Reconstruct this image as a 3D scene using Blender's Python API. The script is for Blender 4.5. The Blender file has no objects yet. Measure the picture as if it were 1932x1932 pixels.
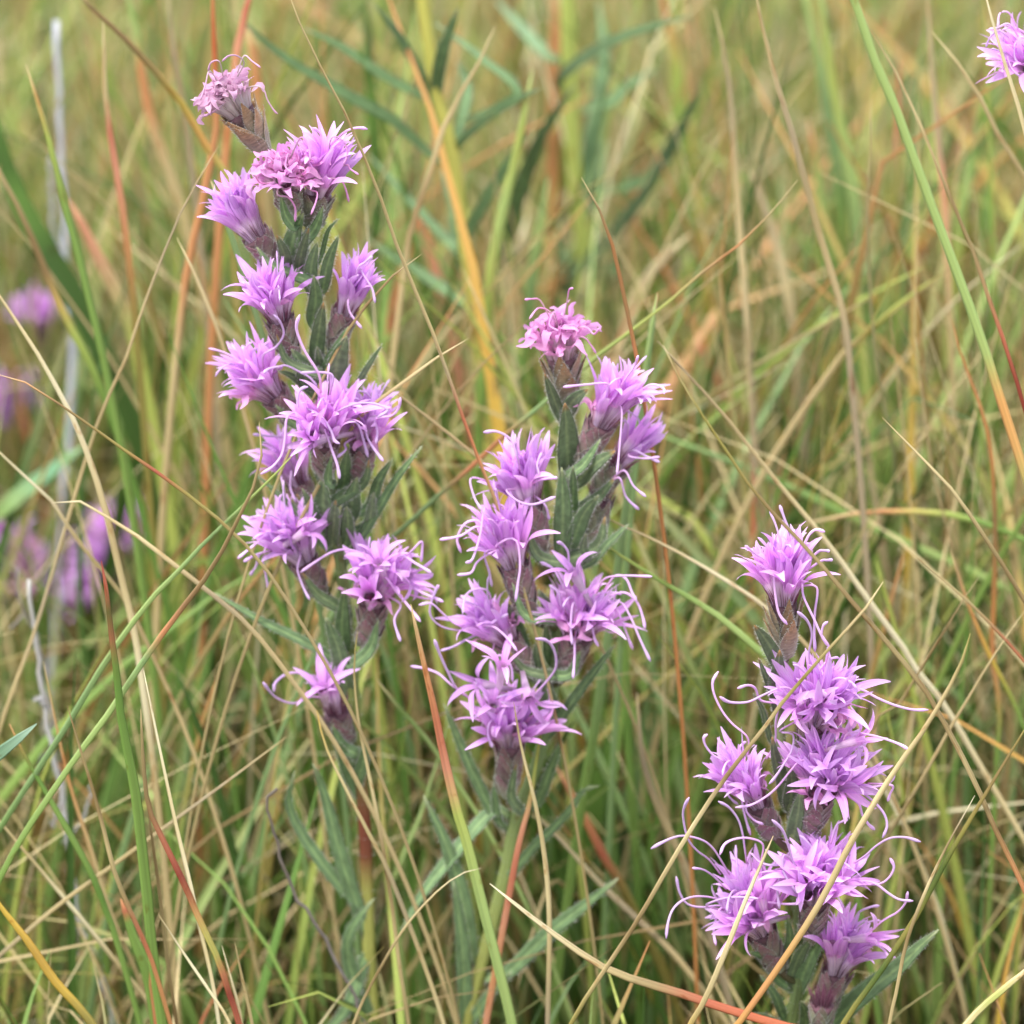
import bpy, math, random
import numpy as np
from mathutils import Vector, Matrix

# ------------------------------------------------------------------ camera, sky, sun, exposure
scene = bpy.context.scene
COL = scene.collection
PITCH = math.radians(19.0)          # the photographer looks down on the meadow
FOCUS = 1.50                        # metres to the sharp flower spike
FRAME = 0.28                        # metres across the frame at that distance
ZC = 0.225                          # height of the frame centre at the focus
NPX = 1932.0                        # pixel grid the traces are written in
CAM = Vector((0, -FOCUS*math.cos(PITCH), ZC + FOCUS*math.sin(PITCH)))
cam = bpy.data.cameras.new('camera'); cam_o = bpy.data.objects.new('camera', cam); COL.objects.link(cam_o)
cam_o.location = CAM; cam_o.rotation_euler = (math.pi/2 - PITCH, 0, 0)
cam.sensor_width = 36; cam.sensor_height = 36; cam.lens = 36*FOCUS/FRAME
cam.clip_start = 0.02; cam.clip_end = 500
cam.dof.use_dof = True; cam.dof.focus_distance = FOCUS; cam.dof.aperture_fstop = cam.lens/22.0
scene.camera = cam_o

SUN_EL, SUN_AZ = math.radians(63), math.radians(-35)     # soft light through cloud
w = bpy.data.worlds.new('World'); scene.world = w; w.use_nodes = True
nt = w.node_tree; bg = nt.nodes['Background']
sky = nt.nodes.new('ShaderNodeTexSky'); sky.sky_type = 'NISHITA'; sky.sun_disc = False
sky.sun_elevation = SUN_EL; sky.sun_rotation = SUN_AZ; sky.air_density = 1.0; sky.dust_density = 1.5; sky.ozone_density = 1.0
hs = nt.nodes.new('ShaderNodeHueSaturation'); hs.inputs['Saturation'].default_value = 0.30
nt.links.new(sky.outputs[0], hs.inputs['Color']); nt.links.new(hs.outputs[0], bg.inputs[0]); bg.inputs[1].default_value = 0.15
sl = bpy.data.lights.new('sun', 'SUN'); sl.energy = 1.5; sl.angle = math.radians(14); sl.color = (1.0, 0.97, 0.92)
so = bpy.data.objects.new('sun', sl); COL.objects.link(so)
sd = Vector((math.sin(SUN_AZ)*math.cos(SUN_EL), -math.cos(SUN_AZ)*math.cos(SUN_EL), math.sin(SUN_EL)))  # towards the sun
so.rotation_euler = sd.to_track_quat('Z', 'Y').to_euler(); so.location = sd*5
scene.view_settings.view_transform = 'Standard'; scene.view_settings.look = 'None'
scene.view_settings.gamma = 1; scene.view_settings.use_curve_mapping = False
scene.view_settings.exposure = 1.6
scene.render.engine = 'CYCLES'
scene.cycles.max_bounces = 6; scene.cycles.diffuse_bounces = 3; scene.cycles.transmission_bounces = 3; scene.cycles.glossy_bounces = 1

rng = random.Random(7)
FWD = Vector((0, math.cos(PITCH), -math.sin(PITCH))); UP = Vector((0, math.sin(PITCH), math.cos(PITCH))); RT = Vector((1, 0, 0))
K = FRAME/FOCUS/NPX                  # tangent per pixel
def ray(px, py): return FWD + RT*((px - NPX/2)*K) + UP*((NPX/2 - py)*K)
def at(px, py, Y):                   # point on the pixel's ray where it meets the upright plane y = Y
    d = ray(px, py); return CAM + d*((Y - CAM.y)/d.y)
def ground_y(px, py, z=0.012):
    d = ray(px, py); return CAM.y + d.y*((z - CAM.z)/d.z)
def mpp(p): return (p - CAM).dot(FWD)*K      # metres per pixel at a point
def proj(p):
    d = p-CAM; z = d.dot(FWD); return (NPX/2 + d.dot(RT)/z/K, NPX/2 - d.dot(UP)/z/K)
REG = dict(A=(335.4,55.9,.2604), B=(335.4,559,.2894), C=(726.7,503.1,.2894), D=(726.7,950.3,.2894), E=(1201.9,922.4,.2894),
           F=(1201.9,1373,.2894), q1=(0,0,.3472), q2=(670.8,0,.3472), q3=(1261.2,0,.3472), q4=(0,670.8,.3472),
           q5=(1261.2,670.8,.3472), q6=(0,1261.2,.3472), q7=(614.9,1261.2,.3472), q8=(1261.2,1261.2,.3472), P=(0,0,1))
def px(r, pts):
    a, b, s = REG[r]; return [(a+u*s, b+v*s) for u, v in pts]
def lin(c):
    a = lin0(c); g = .3*a[0]+.6*a[1]+.1*a[2]; return tuple(x*.96+g*.04 for x in a)
def lin0(c):
    return tuple(((x/255)/12.92 if x/255 <= .04045 else ((x/255+.055)/1.055)**2.4) for x in c)

# ------------------------------------------------------------------ materials
def newmat(name):
    m = bpy.data.materials.new(name); m.use_nodes = True; nt = m.node_tree; nt.nodes.clear()
    return m, nt, (lambda t, **k: mknode(nt, t, **k))
def mknode(nt, t, **k):
    n = nt.nodes.new(t)
    for a, v in k.items():
        if a.startswith('i_'): n.inputs[int(a[2:]) if a[2:].isdigit() else a[2:].replace('_', ' ')].default_value = v
        else: setattr(n, a, v)
    return n
def ramp(nt, stops, interp='LINEAR'):
    r = nt.nodes.new('ShaderNodeValToRGB'); r.color_ramp.interpolation = interp; e = r.color_ramp.elements
    while len(e) < len(stops): e.new(0.5)
    for i, (p, c) in enumerate(stops): e[i].position = p; e[i].color = (*c[:3], 1)
    return r
def finish(nt, color, rough, trans, spec=0.3, bump=None, sheen=0.0, tcol=None):
    L = nt.links.new
    p = mknode(nt, 'ShaderNodeBsdfPrincipled'); p.inputs['Roughness'].default_value = rough
    p.inputs['Specular IOR Level'].default_value = spec; p.inputs['Sheen Weight'].default_value = sheen
    L(color, p.inputs['Base Color'])
    if bump is not None: L(bump, p.inputs['Normal'])
    o = mknode(nt, 'ShaderNodeOutputMaterial')
    if trans > 0:
        t = mknode(nt, 'ShaderNodeBsdfTranslucent'); L(tcol or color, t.inputs['Color'])
        mx = mknode(nt, 'ShaderNodeMixShader'); mx.inputs[0].default_value = trans
        L(p.outputs[0], mx.inputs[1]); L(t.outputs[0], mx.inputs[2]); L(mx.outputs[0], o.inputs[0])
    else: L(p.outputs[0], o.inputs[0])
def mulcol(nt, a, b, fac=1.0, mode='MULTIPLY'):
    m = mknode(nt, 'ShaderNodeMix', data_type='RGBA', blend_type=mode); m.inputs[0].default_value = fac
    nt.links.new(a, m.inputs[6]); nt.links.new(b, m.inputs[7]); return m.outputs[2]
def uvnoise(nt, sx, sy, detail=3, rough=.6):
    L = nt.links.new
    uv = mknode(nt, 'ShaderNodeUVMap'); mp = mknode(nt, 'ShaderNodeMapping'); mp.inputs['Scale'].default_value = (sx, sy, 1)
    oi = mknode(nt, 'ShaderNodeObjectInfo'); cx = mknode(nt, 'ShaderNodeCombineXYZ'); ml = mknode(nt, 'ShaderNodeMath', operation='MULTIPLY'); ml.inputs[1].default_value = 37.0
    L(oi.outputs['Random'], ml.inputs[0]); L(ml.outputs[0], cx.inputs[2]); L(cx.outputs[0], mp.inputs['Location'])
    n = mknode(nt, 'ShaderNodeTexNoise'); n.inputs['Scale'].default_value = 1; n.inputs['Detail'].default_value = detail; n.inputs['Roughness'].default_value = rough
    L(uv.outputs[0], mp.inputs[0]); L(mp.outputs[0], n.inputs[0]); return n.outputs[0]

def mat_blade(name, trans, fleck):
    m, nt, N = newmat(name); L = nt.links.new
    a = N('ShaderNodeAttribute', attribute_name='Col')
    st = uvnoise(nt, 9, 1.5); r1 = ramp(nt, [(.3, (.72,)*3), (.5, (1,)*3), (.72, (1.18,)*3)]); L(st, r1.inputs[0])
    c = mulcol(nt, a.outputs[0], r1.outputs[0])
    fl = uvnoise(nt, 2.2, 26, 4); r2 = ramp(nt, [(.60, (1,)*3), (.66, (.80, .62, .5)), (.74, (.42, .25, .18))]); L(fl, r2.inputs[0])
    c = mulcol(nt, c, r2.outputs[0], fleck)
    bp = N('ShaderNodeBump'); bp.inputs['Strength'].default_value = .35; bp.inputs['Distance'].default_value = .0004; L(st, bp.inputs['Height'])
    finish(nt, c, .48, trans, .35, bp.outputs[0]); return m
M_BLADE = mat_blade('grass_blade', .15, .8)
M_MASS = mat_blade('meadow_grass', .15, .6)

def mat_petal(name, stops, streak, trans=.34, rough=.6):
    m, nt, N = newmat(name); L = nt.links.new
    uv = N('ShaderNodeUVMap'); sx = N('ShaderNodeSeparateXYZ'); L(uv.outputs[0], sx.inputs[0])
    r = ramp(nt, stops); L(sx.outputs[1], r.inputs[0])
    st = uvnoise(nt, 14, 1.2, 2); r1 = ramp(nt, [(.35, (.78, .70, .84)), (.52, (1,)*3), (.7, (1.12, 1.14, 1.08))]); L(st, r1.inputs[0])
    c = mulcol(nt, r.outputs[0], r1.outputs[0], streak)
    oi = N('ShaderNodeObjectInfo'); h = N('ShaderNodeHueSaturation'); mr = N('ShaderNodeMapRange'); mr.inputs[3].default_value = .488; mr.inputs[4].default_value = .518
    L(oi.outputs['Random'], mr.inputs[0]); L(mr.outputs[0], h.inputs['Hue'])
    mr2 = N('ShaderNodeMapRange'); mr2.inputs[3].default_value = .86; mr2.inputs[4].default_value = 1.12; L(oi.outputs['Random'], mr2.inputs[0]); L(mr2.outputs[0], h.inputs['Value'])
    L(c, h.inputs['Color'])
    bp = N('ShaderNodeBump'); bp.inputs['Strength'].default_value = .25; bp.inputs['Distance'].default_value = .0003; L(st, bp.inputs['Height'])
    finish(nt, h.outputs[0], rough, trans, .25, bp.outputs[0], .15); return m
M_PETAL = mat_petal('corolla', [(0, (.50,.28,.40)), (.20, (.80,.62,.78)), (.40, (.86,.60,.84)), (.54, (.80,.39,.84)), (.75, (.85,.45,.94)), (1, (.91,.60,.97))], .9)
M_WITHER = mat_petal('withered_corolla', [(0, (.50,.34,.38)), (.4, (.80,.54,.68)), (.6, (.84,.38,.72)), (1, (.88,.46,.80))], .8)
M_PALE = mat_petal('faded_corolla', [(0, (.55,.42,.42)), (.4, (.74,.62,.62)), (.6, (.74,.50,.64)), (1, (.68,.38,.58))], .8)
M_STYLE = mat_petal('style_branch', [(0, (.80,.38,.74)), (.35, (.87,.56,.92)), (1, (.87,.60,.96))], .4, .25)

def mat_simple(name, stops, noise=(6, 20), amp=.35, rough=.7, trans=.1, vary=.1, spec=.2, sheen=.3):
    m, nt, N = newmat(name); L = nt.links.new
    uv = N('ShaderNodeUVMap'); sx = N('ShaderNodeSeparateXYZ'); L(uv.outputs[0], sx.inputs[0])
    r = ramp(nt, stops); L(sx.outputs[1], r.inputs[0])
    n = uvnoise(nt, noise[0], noise[1], 4); r1 = ramp(nt, [(.3, (1-amp,)*3), (.7, (1+amp,)*3)]); L(n, r1.inputs[0])
    c = mulcol(nt, r.outputs[0], r1.outputs[0])
    oi = N('ShaderNodeObjectInfo'); h = N('ShaderNodeHueSaturation')
    mr2 = N('ShaderNodeMapRange'); mr2.inputs[3].default_value = 1-vary*2; mr2.inputs[4].default_value = 1+vary*2; L(oi.outputs['Random'], mr2.inputs[0]); L(mr2.outputs[0], h.inputs['Value'])
    L(c, h.inputs['Color'])
    bp = N('ShaderNodeBump'); bp.inputs['Strength'].default_value = .4; bp.inputs['Distance'].default_value = .0003; L(n, bp.inputs['Height'])
    finish(nt, h.outputs[0], rough, trans, spec, bp.outputs[0], sheen); return m
M_BRACT = mat_simple('mauve_bract', [(0, (.30,.32,.21)), (.38, (.29,.23,.18)), (.75, (.25,.125,.145)), (1, (.32,.13,.17))], amp=.3)
M_BRACTG = mat_simple('green_bract', [(0, (.30,.32,.20)), (.55, (.25,.24,.16)), (.9, (.26,.16,.15)), (1, (.30,.14,.14))], amp=.3)
M_BRACTO = mat_simple('orange_bract', [(0, (.34,.35,.22)), (.35, (.30,.24,.16)), (.7, (.38,.24,.13)), (1, (.44,.24,.10))], amp=.35)
M_CORE = mat_simple('involucre', [(0, (.17,.18,.10)), (1, (.15,.07,.09))], amp=.3)
M_PAPPUS = mat_simple('pappus', [(0, (.10,.03,.05)), (.6, (.24,.06,.13)), (1, (.42,.16,.24))], amp=.4, trans=.15)
M_PAPPUSW = mat_simple('faded_pappus', [(0, (.30,.16,.16)), (1, (.70,.58,.55))], amp=.3, trans=.2)
M_HAIR = mat_simple('white_hair', [(0, (.62,.64,.56)), (1, (.80,.81,.76))], amp=.05, trans=.3)
def mat_leaf(name, c0, c1, tip):
    m, nt, N = newmat(name); L = nt.links.new
    uv = N('ShaderNodeUVMap'); sx = N('ShaderNodeSeparateXYZ'); L(uv.outputs[0], sx.inputs[0])
    r = ramp(nt, [(0, c1), (.15, c0), (.88, c0), (1, tip)]); L(sx.outputs[1], r.inputs[0])
    md = ramp(nt, [(.20, (1,)*3), (.245, (1.7, 1.6, 1.5)), (.255, (1.7, 1.6, 1.5)), (.30, (1,)*3)]); L(sx.outputs[0], md.inputs[0])
    c = mulcol(nt, r.outputs[0], md.outputs[0])
    n = uvnoise(nt, 8, 14, 5); r1 = ramp(nt, [(.3, (.68,)*3), (.7, (1.3,)*3)]); L(n, r1.inputs[0]); c = mulcol(nt, c, r1.outputs[0])
    n2 = uvnoise(nt, 60, 300, 2); r2 = ramp(nt, [(.62, (0,)*3), (.72, (.35,)*3)]); L(n2, r2.inputs[0])
    mx = N('ShaderNodeMix', data_type='RGBA'); L(r2.outputs[0], mx.inputs[0]); L(c, mx.inputs[6]); mx.inputs[7].default_value = (.42, .48, .38, 1)
    bp = N('ShaderNodeBump'); bp.inputs['Strength'].default_value = .35; bp.inputs['Distance'].default_value = .0004; L(n, bp.inputs['Height'])
    finish(nt, mx.outputs[2], .55, .2, .3, bp.outputs[0], .2); return m
M_LEAF = mat_leaf('blazing_star_leaf', (.195,.305,.135), (.27,.37,.17), (.36,.39,.22))
M_LEAFT = mat_leaf('orange_tipped_leaf', (.175,.245,.120), (.28,.32,.18), (.50,.26,.10))
M_LEAFB = mat_leaf('plain_leaf', (.125,.215,.085), (.20,.27,.12), (.26,.29,.16))
M_LEAFD = mat_leaf('dark_leaf', (.085,.160,.050), (.12,.20,.07), (.15,.20,.08))

m, nt, N = newmat('soil'); L = nt.links.new
tc = N('ShaderNodeTexCoord'); n1 = N('ShaderNodeTexNoise'); n1.inputs['Scale'].default_value = 60; n1.inputs['Detail'].default_value = 8; L(tc.outputs['Object'], n1.inputs[0])
r = ramp(nt, [(.3, (.035,.028,.016)), (.5, (.10,.078,.042)), (.7, (.20,.16,.09))]); L(n1.outputs[0], r.inputs[0])
n2 = N('ShaderNodeTexNoise'); n2.inputs['Scale'].default_value = 2.5; L(tc.outputs['Object'], n2.inputs[0]); r2 = ramp(nt, [(.4, (.75,.95,.55)), (.6, (1.1,1,.9))]); L(n2.outputs[0], r2.inputs[0])
bp = N('ShaderNodeBump'); bp.inputs['Distance'].default_value = .02; L(n1.outputs[0], bp.inputs['Height'])
finish(nt, mulcol(nt, r.outputs[0], r2.outputs[0]), .95, 0, .1, bp.outputs[0]); M_SOIL = m

# ------------------------------------------------------------------ helpers
def mesh(name, V, F, mats, uv=None, col=None, mi=None):
    me = bpy.data.meshes.new(name); me.from_pydata([tuple(v) for v in V], [], F)
    for mt in mats: me.materials.append(mt)
    me.polygons.foreach_set('use_smooth', [True]*len(me.polygons))
    if mi is not None: me.polygons.foreach_set('material_index', mi)
    if uv is not None:
        l = me.uv_layers.new(name='UVMap'); vi = np.empty(len(me.loops), dtype=np.int32); me.loops.foreach_get('vertex_index', vi)
        l.data.foreach_set('uv', np.asarray(uv, dtype=np.float32)[vi].ravel())
    if col is not None:
        a = me.color_attributes.new('Col', 'FLOAT_COLOR', 'POINT'); c = np.ones((len(V), 4), np.float32); c[:, :3] = np.asarray(col)[:, :3]
        a.data.foreach_set('color', c.ravel())
    me.update(); return me
def obj(name, me, parent=None, M=None):
    o = bpy.data.objects.new(name, me); COL.objects.link(o)
    if parent: o.parent = parent
    if M is not None: o.matrix_basis = M
    return o
def tag(o, label, cat, group=None, kind=None):
    if label: o['label'] = label
    if cat: o['category'] = cat
    if group: o['group'] = group
    if kind: o['kind'] = kind
    return o
def catmull(P, n):
    P = [Vector(p) for p in P]
    if len(P) == 2: P = [P[0], P[0].lerp(P[1], .5), P[1]]
    d = [0]
    for a, b in zip(P, P[1:]): d.append(d[-1] + max((b-a).length, 1e-6))
    out = []
    for i in range(n):
        s = d[-1]*i/(n-1); k = 0
        while k < len(P)-2 and s > d[k+1]: k += 1
        t = (s-d[k])/(d[k+1]-d[k])
        p1, p2 = P[k], P[k+1]; p0 = P[k-1] if k > 0 else p1*2-p2; p3 = P[k+2] if k+2 < len(P) else p2*2-p1
        out.append(.5*((2*p1) + (p2-p0)*t + (2*p0-5*p1+4*p2-p3)*t*t + (3*p1-p0-3*p2+p3)*t**3))
    return out
def tang(P, i):
    a = P[max(i-1, 0)]; b = P[min(i+1, len(P)-1)]; return (b-a).normalized()
def stops_at(stops, t):
    if t <= stops[0][0]: return stops[0][1]
    for (a, ca), (b, cb) in zip(stops, stops[1:]):
        if t <= b:
            f = (t-a)/max(b-a, 1e-6); return tuple(x+(y-x)*f for x, y in zip(ca, cb))
    return stops[-1][1]
def strip(P, W, normal, ring=8, thick=.3, fold=0., roll=0., tmin=.00012, cols=None, rolls=None):
    """closed, flattened tube along P with width W[i]; returns V, F, UV, C"""
    V, F, U, C = [], [], [], []
    n = len(P)
    for i, p in enumerate(P):
        T = tang(P, i); S = T.cross(normal)
        if S.length < 1e-4: S = T.cross(Vector((.3, .2, .9)))
        S.normalize(); Nn = S.cross(T).normalized()
        a = roll + (rolls*i/(n-1) if rolls else 0)
        S2 = S*math.cos(a) + Nn*math.sin(a); N2 = Nn*math.cos(a) - S*math.sin(a)
        h = W[i]/2; th = max(h*thick, min(tmin, h))
        for k in range(ring):
            q = 2*math.pi*k/ring; c, s = math.cos(q), math.sin(q)
            V.append(p + S2*(h*c) + N2*(th*s + fold*h*(abs(c)-.4)))
            U.append((k/ring, i/(n-1))); 
            if cols is not None: C.append(stops_at(cols, i/(n-1)))
    for i in range(n-1):
        for k in range(ring):
            k2 = (k+1) % ring; F.append((i*ring+k, i*ring+k2, (i+1)*ring+k2, (i+1)*ring+k))
    F.append(tuple(range(ring-1, -1, -1))); F.append(tuple((n-1)*ring+k for k in range(ring)))
    return V, F, U, C
def tube(P, R, ring=8, cols=None):
    return strip(P, [2*r for r in R], Vector((.2, -1, .3)), ring, 1.0, cols=cols)
def add_hairs(V, F, U, MI, pts, r, length, width=.00010):
    """pts: (point, outward direction, side)"""
    for p, d, s in pts:
        l = length*r.uniform(.5, 1.2); dd = (d + Vector((r.uniform(-.6,.6), r.uniform(-.6,.6), r.uniform(-.6,.6)))).normalized()
        b = len(V); V += [p - s*width*.5, p + s*width*.5, p + dd*l]; U += [(0, 0), (1, 0), (.5, 1)]
        F.append((b, b+1, b+2)); MI.append(1)

# ------------------------------------------------------------------ the ground
me = bpy.data.meshes.new('ground')
G = 61; xs = [math.copysign(abs(t)**3*60, t) for t in np.linspace(-1, 1, G)]
V = [(x, y+.6, (.004*math.sin(x*9)*math.cos(y*7) if abs(x) < 3 and abs(y) < 3 else 0) - .004) for y in xs for x in xs]
F = [(j*G+i, j*G+i+1, (j+1)*G+i+1, (j+1)*G+i) for j in range(G-1) for i in range(G-1)]
me.from_pydata(V, [], F); me.materials.append(M_SOIL); me.polygons.foreach_set('use_smooth', [True]*len(me.polygons))
tag(obj('ground', me), 'brown thatch-strewn soil under the meadow grass', 'ground', kind='structure')

# ------------------------------------------------------------------ blazing star: shared floret, style and bract meshes
MM = .001
def floret_mesh(seed, bend, opening, wither=0, mat=None, tube_len=12.5, lobe=9.8, width=2.05):
    r = random.Random(seed); V, F, U = [], [], []
    n = 7; P = []; a = 0; p = Vector((0, 0, 0)); b = math.radians(bend)
    for i in range(n):
        P.append(p.copy()); ang = b*((i+.5)/(n-1))**1.3; p += Vector((math.sin(ang), 0, math.cos(ang)))*tube_len*MM/(n-1)
    R = [.6+.95*(i/(n-1))**1.5 for i in range(n)]; ring = 10
    for i in range(n):
        T = tang(P, i); X = Vector((T.z, 0, -T.x)); Yv = Vector((0, 1, 0))
        for k in range(ring):
            q = 2*math.pi*k/ring; V.append(P[i] + (X*math.cos(q)+Yv*math.sin(q))*R[i]*MM); U.append((k/ring, .5*i/(n-1)))
    for i in range(n-1):
        for k in range(ring): F.append((i*ring+k, i*ring+(k+1) % ring, (i+1)*ring+(k+1) % ring, (i+1)*ring+k))
    nq = len(F); F.append(tuple((n-2)*ring+k for k in range(ring)))     # dark throat
    T = tang(P, n-1); X = Vector((T.z, 0, -T.x)); Yv = Vector((0, 1, 0)); top = P[-1]
    for j in range(5):
        q = 2*math.pi*(j+r.uniform(-.12, .12))/5 + seed; O = X*math.cos(q) + Yv*math.sin(q); S = T.cross(O).normalized()
        op = math.radians(opening + r.uniform(-24, 22)); curl = math.radians(r.uniform(-15, 85) + wither*r.uniform(0, 170)); side = r.uniform(-.35, .35)*(1+2*wither)
        ln = lobe*r.uniform(.75, 1.15)*MM*(1-.12*wither); wd = width*r.uniform(.8, 1.15)*MM*(1-.35*wither); rings = 9
        p = top + O*R[-1]*MM*.92 - T*.9*MM; b0 = len(V); twist = r.uniform(-.5, .5)*(1+3*wither); fo = r.uniform(.15, .4)
        for i in range(rings):
            s = i/(rings-1); an = op*(min(1, s*2.2+.25)) + curl*s*s + wither*.6*math.sin(s*9+j*2+seed)
            D = T*math.cos(an) + O*math.sin(an) + S*side*s; D.normalize()
            Nn = S.cross(D).normalized(); c, sn = math.cos(twist*s), math.sin(twist*s); S2 = S*c + Nn*sn; N2 = Nn*c - S*sn
            wv = wd*max(.05, math.sin(math.pi*(.22+.76*s))**.8)*.5
            for u in (-1, -.5, 0, .5, 1):
                V.append(p + S2*wv*u + N2*(-fo*wv*(u*u)*1.0)); U.append((.5+.5*u*.9, .5+.5*s))
            p = p + D*ln/(rings-1)
        for i in range(rings-1):
            for u in range(4): F.append((b0+i*5+u, b0+i*5+u+1, b0+(i+1)*5+u+1, b0+(i+1)*5+u))
    mi = [0]*len(F); mi[nq] = 1
    return mesh('floret', V, F, [mat, M_PAPPUS], U, mi=mi)
BENDS = (5, 16, 30, 46, 66); OPENS = (6, 26, 60)
FLORET = {(i, j, v): floret_mesh(11*i+5*j+97*v+1, b, o, 0, M_PETAL) for i, b in enumerate(BENDS) for j, o in enumerate(OPENS) for v in range(3)}
WFLORET = {(w, i, v): floret_mesh(13*i+v*7+w*51+2, b, 40, 1.0, (M_WITHER, M_PALE)[w], 10.5, 7.2, 2.8) for w in (0, 1) for i, b in enumerate(BENDS) for v in range(2)}
def style_tube(P, r0=.30*MM, cols=None):
    n = len(P); W = [2*r0*(.8+.25*(i/(n-1)) + (.35*math.exp(-((i/(n-1)-.93)/.06)**2))) * (1 if i < n-1 else .45) for i in range(n)]
    return strip(P, W, Vector((.1, -1, .2)), 6, .8)
def style_mesh(seed):
    r = random.Random(seed); V, F, U = [], [], []
    for sgn in (-1, 1):
        p = Vector((0, 0, 0)); P = []; a = r.uniform(.0, .25)*sgn; b = r.uniform(-.3, .3); n = 14; ln = r.uniform(8, 15)*MM; cv = r.uniform(.05, .24)*sgn
        for i in range(n):
            P.append(p.copy()); p += Vector((math.sin(a)*math.cos(b), math.sin(a)*math.sin(b), math.cos(a)))*ln/(n-1); a += cv*(1 if i > 3 else .3); b += r.uniform(-.08, .08)
        v, f, u, _ = style_tube(P, .26*MM); k = len(V); V += v; U += u; F += [tuple(x+k for x in q) for q in f]
    return mesh('style', V, F, [M_STYLE], U)
STYLES = [style_mesh(i+3) for i in range(8)]
def bract_mesh(seed, mat, acute):
    r = random.Random(seed); V, F, U, MI = [], [], [], []; n = 9; edge = []
    for i in range(n):
        s = i/(n-1)
        wv = .5*(math.sin(math.pi*(.20+.80*s))**(.75 if not acute else 1.0)); wv *= (1-.35*s*acute)
        out = .07*math.sin(s*2.6) + .10*acute*s**3 + .05*s*s
        for u in (-1, -.55, 0, .55, 1):
            V.append(Vector((wv*u, out - .42*(wv*u)**2*2 + (.02 if u == 0 else 0), s))); U.append((.25+.2*u, s))
        edge.append((V[-5], Vector((-1, .2, .5)))); edge.append((V[-1], Vector((1, .2, .5))))
    for i in range(n-1):
        for u in range(4): F.append((i*5+u, i*5+u+1, (i+1)*5+u+1, (i+1)*5+u)); MI.append(0)
    m0 = mesh('b', V, F, [mat], U)
    # a second skin just below gives the scale its thickness
    nb = len(V)
    for k in range(nb): V.append(V[k] - Vector((0, .035, 0))); U.append(U[k])
    for f in list(F): F.append(tuple(nb+x for x in reversed(f))); MI.append(0)
    for i in range(n-1):
        for a in (0, 4): F.append((i*5+a, (i+1)*5+a, nb+(i+1)*5+a, nb+i*5+a)); MI.append(0)
    pts = []
    for k in range(len(edge)-2):
        p, d = edge[k]; p2 = edge[k+2][0]
        for t in range(5): pts.append((p.lerp(p2, r.random()), d, Vector((0, .3, 1))))
    for _ in range(34):
        k = r.randrange(nb); pts.append((V[k], Vector((r.uniform(-.4,.4), 1, .4)), Vector((1, 0, 0))))
    add_hairs(V, F, U, MI, pts, r, .13, .016)
    bpy.data.meshes.remove(m0)
    return mesh('bract', V, F, [mat, M_HAIR], U, mi=MI)
BRACTS = {k: [bract_mesh(40+i, mt, ac) for i in range(3)] for k, mt, ac in (('m', M_BRACT, .15), ('g', M_BRACTG, .35), ('o', M_BRACTO, 1.0))}

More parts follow.
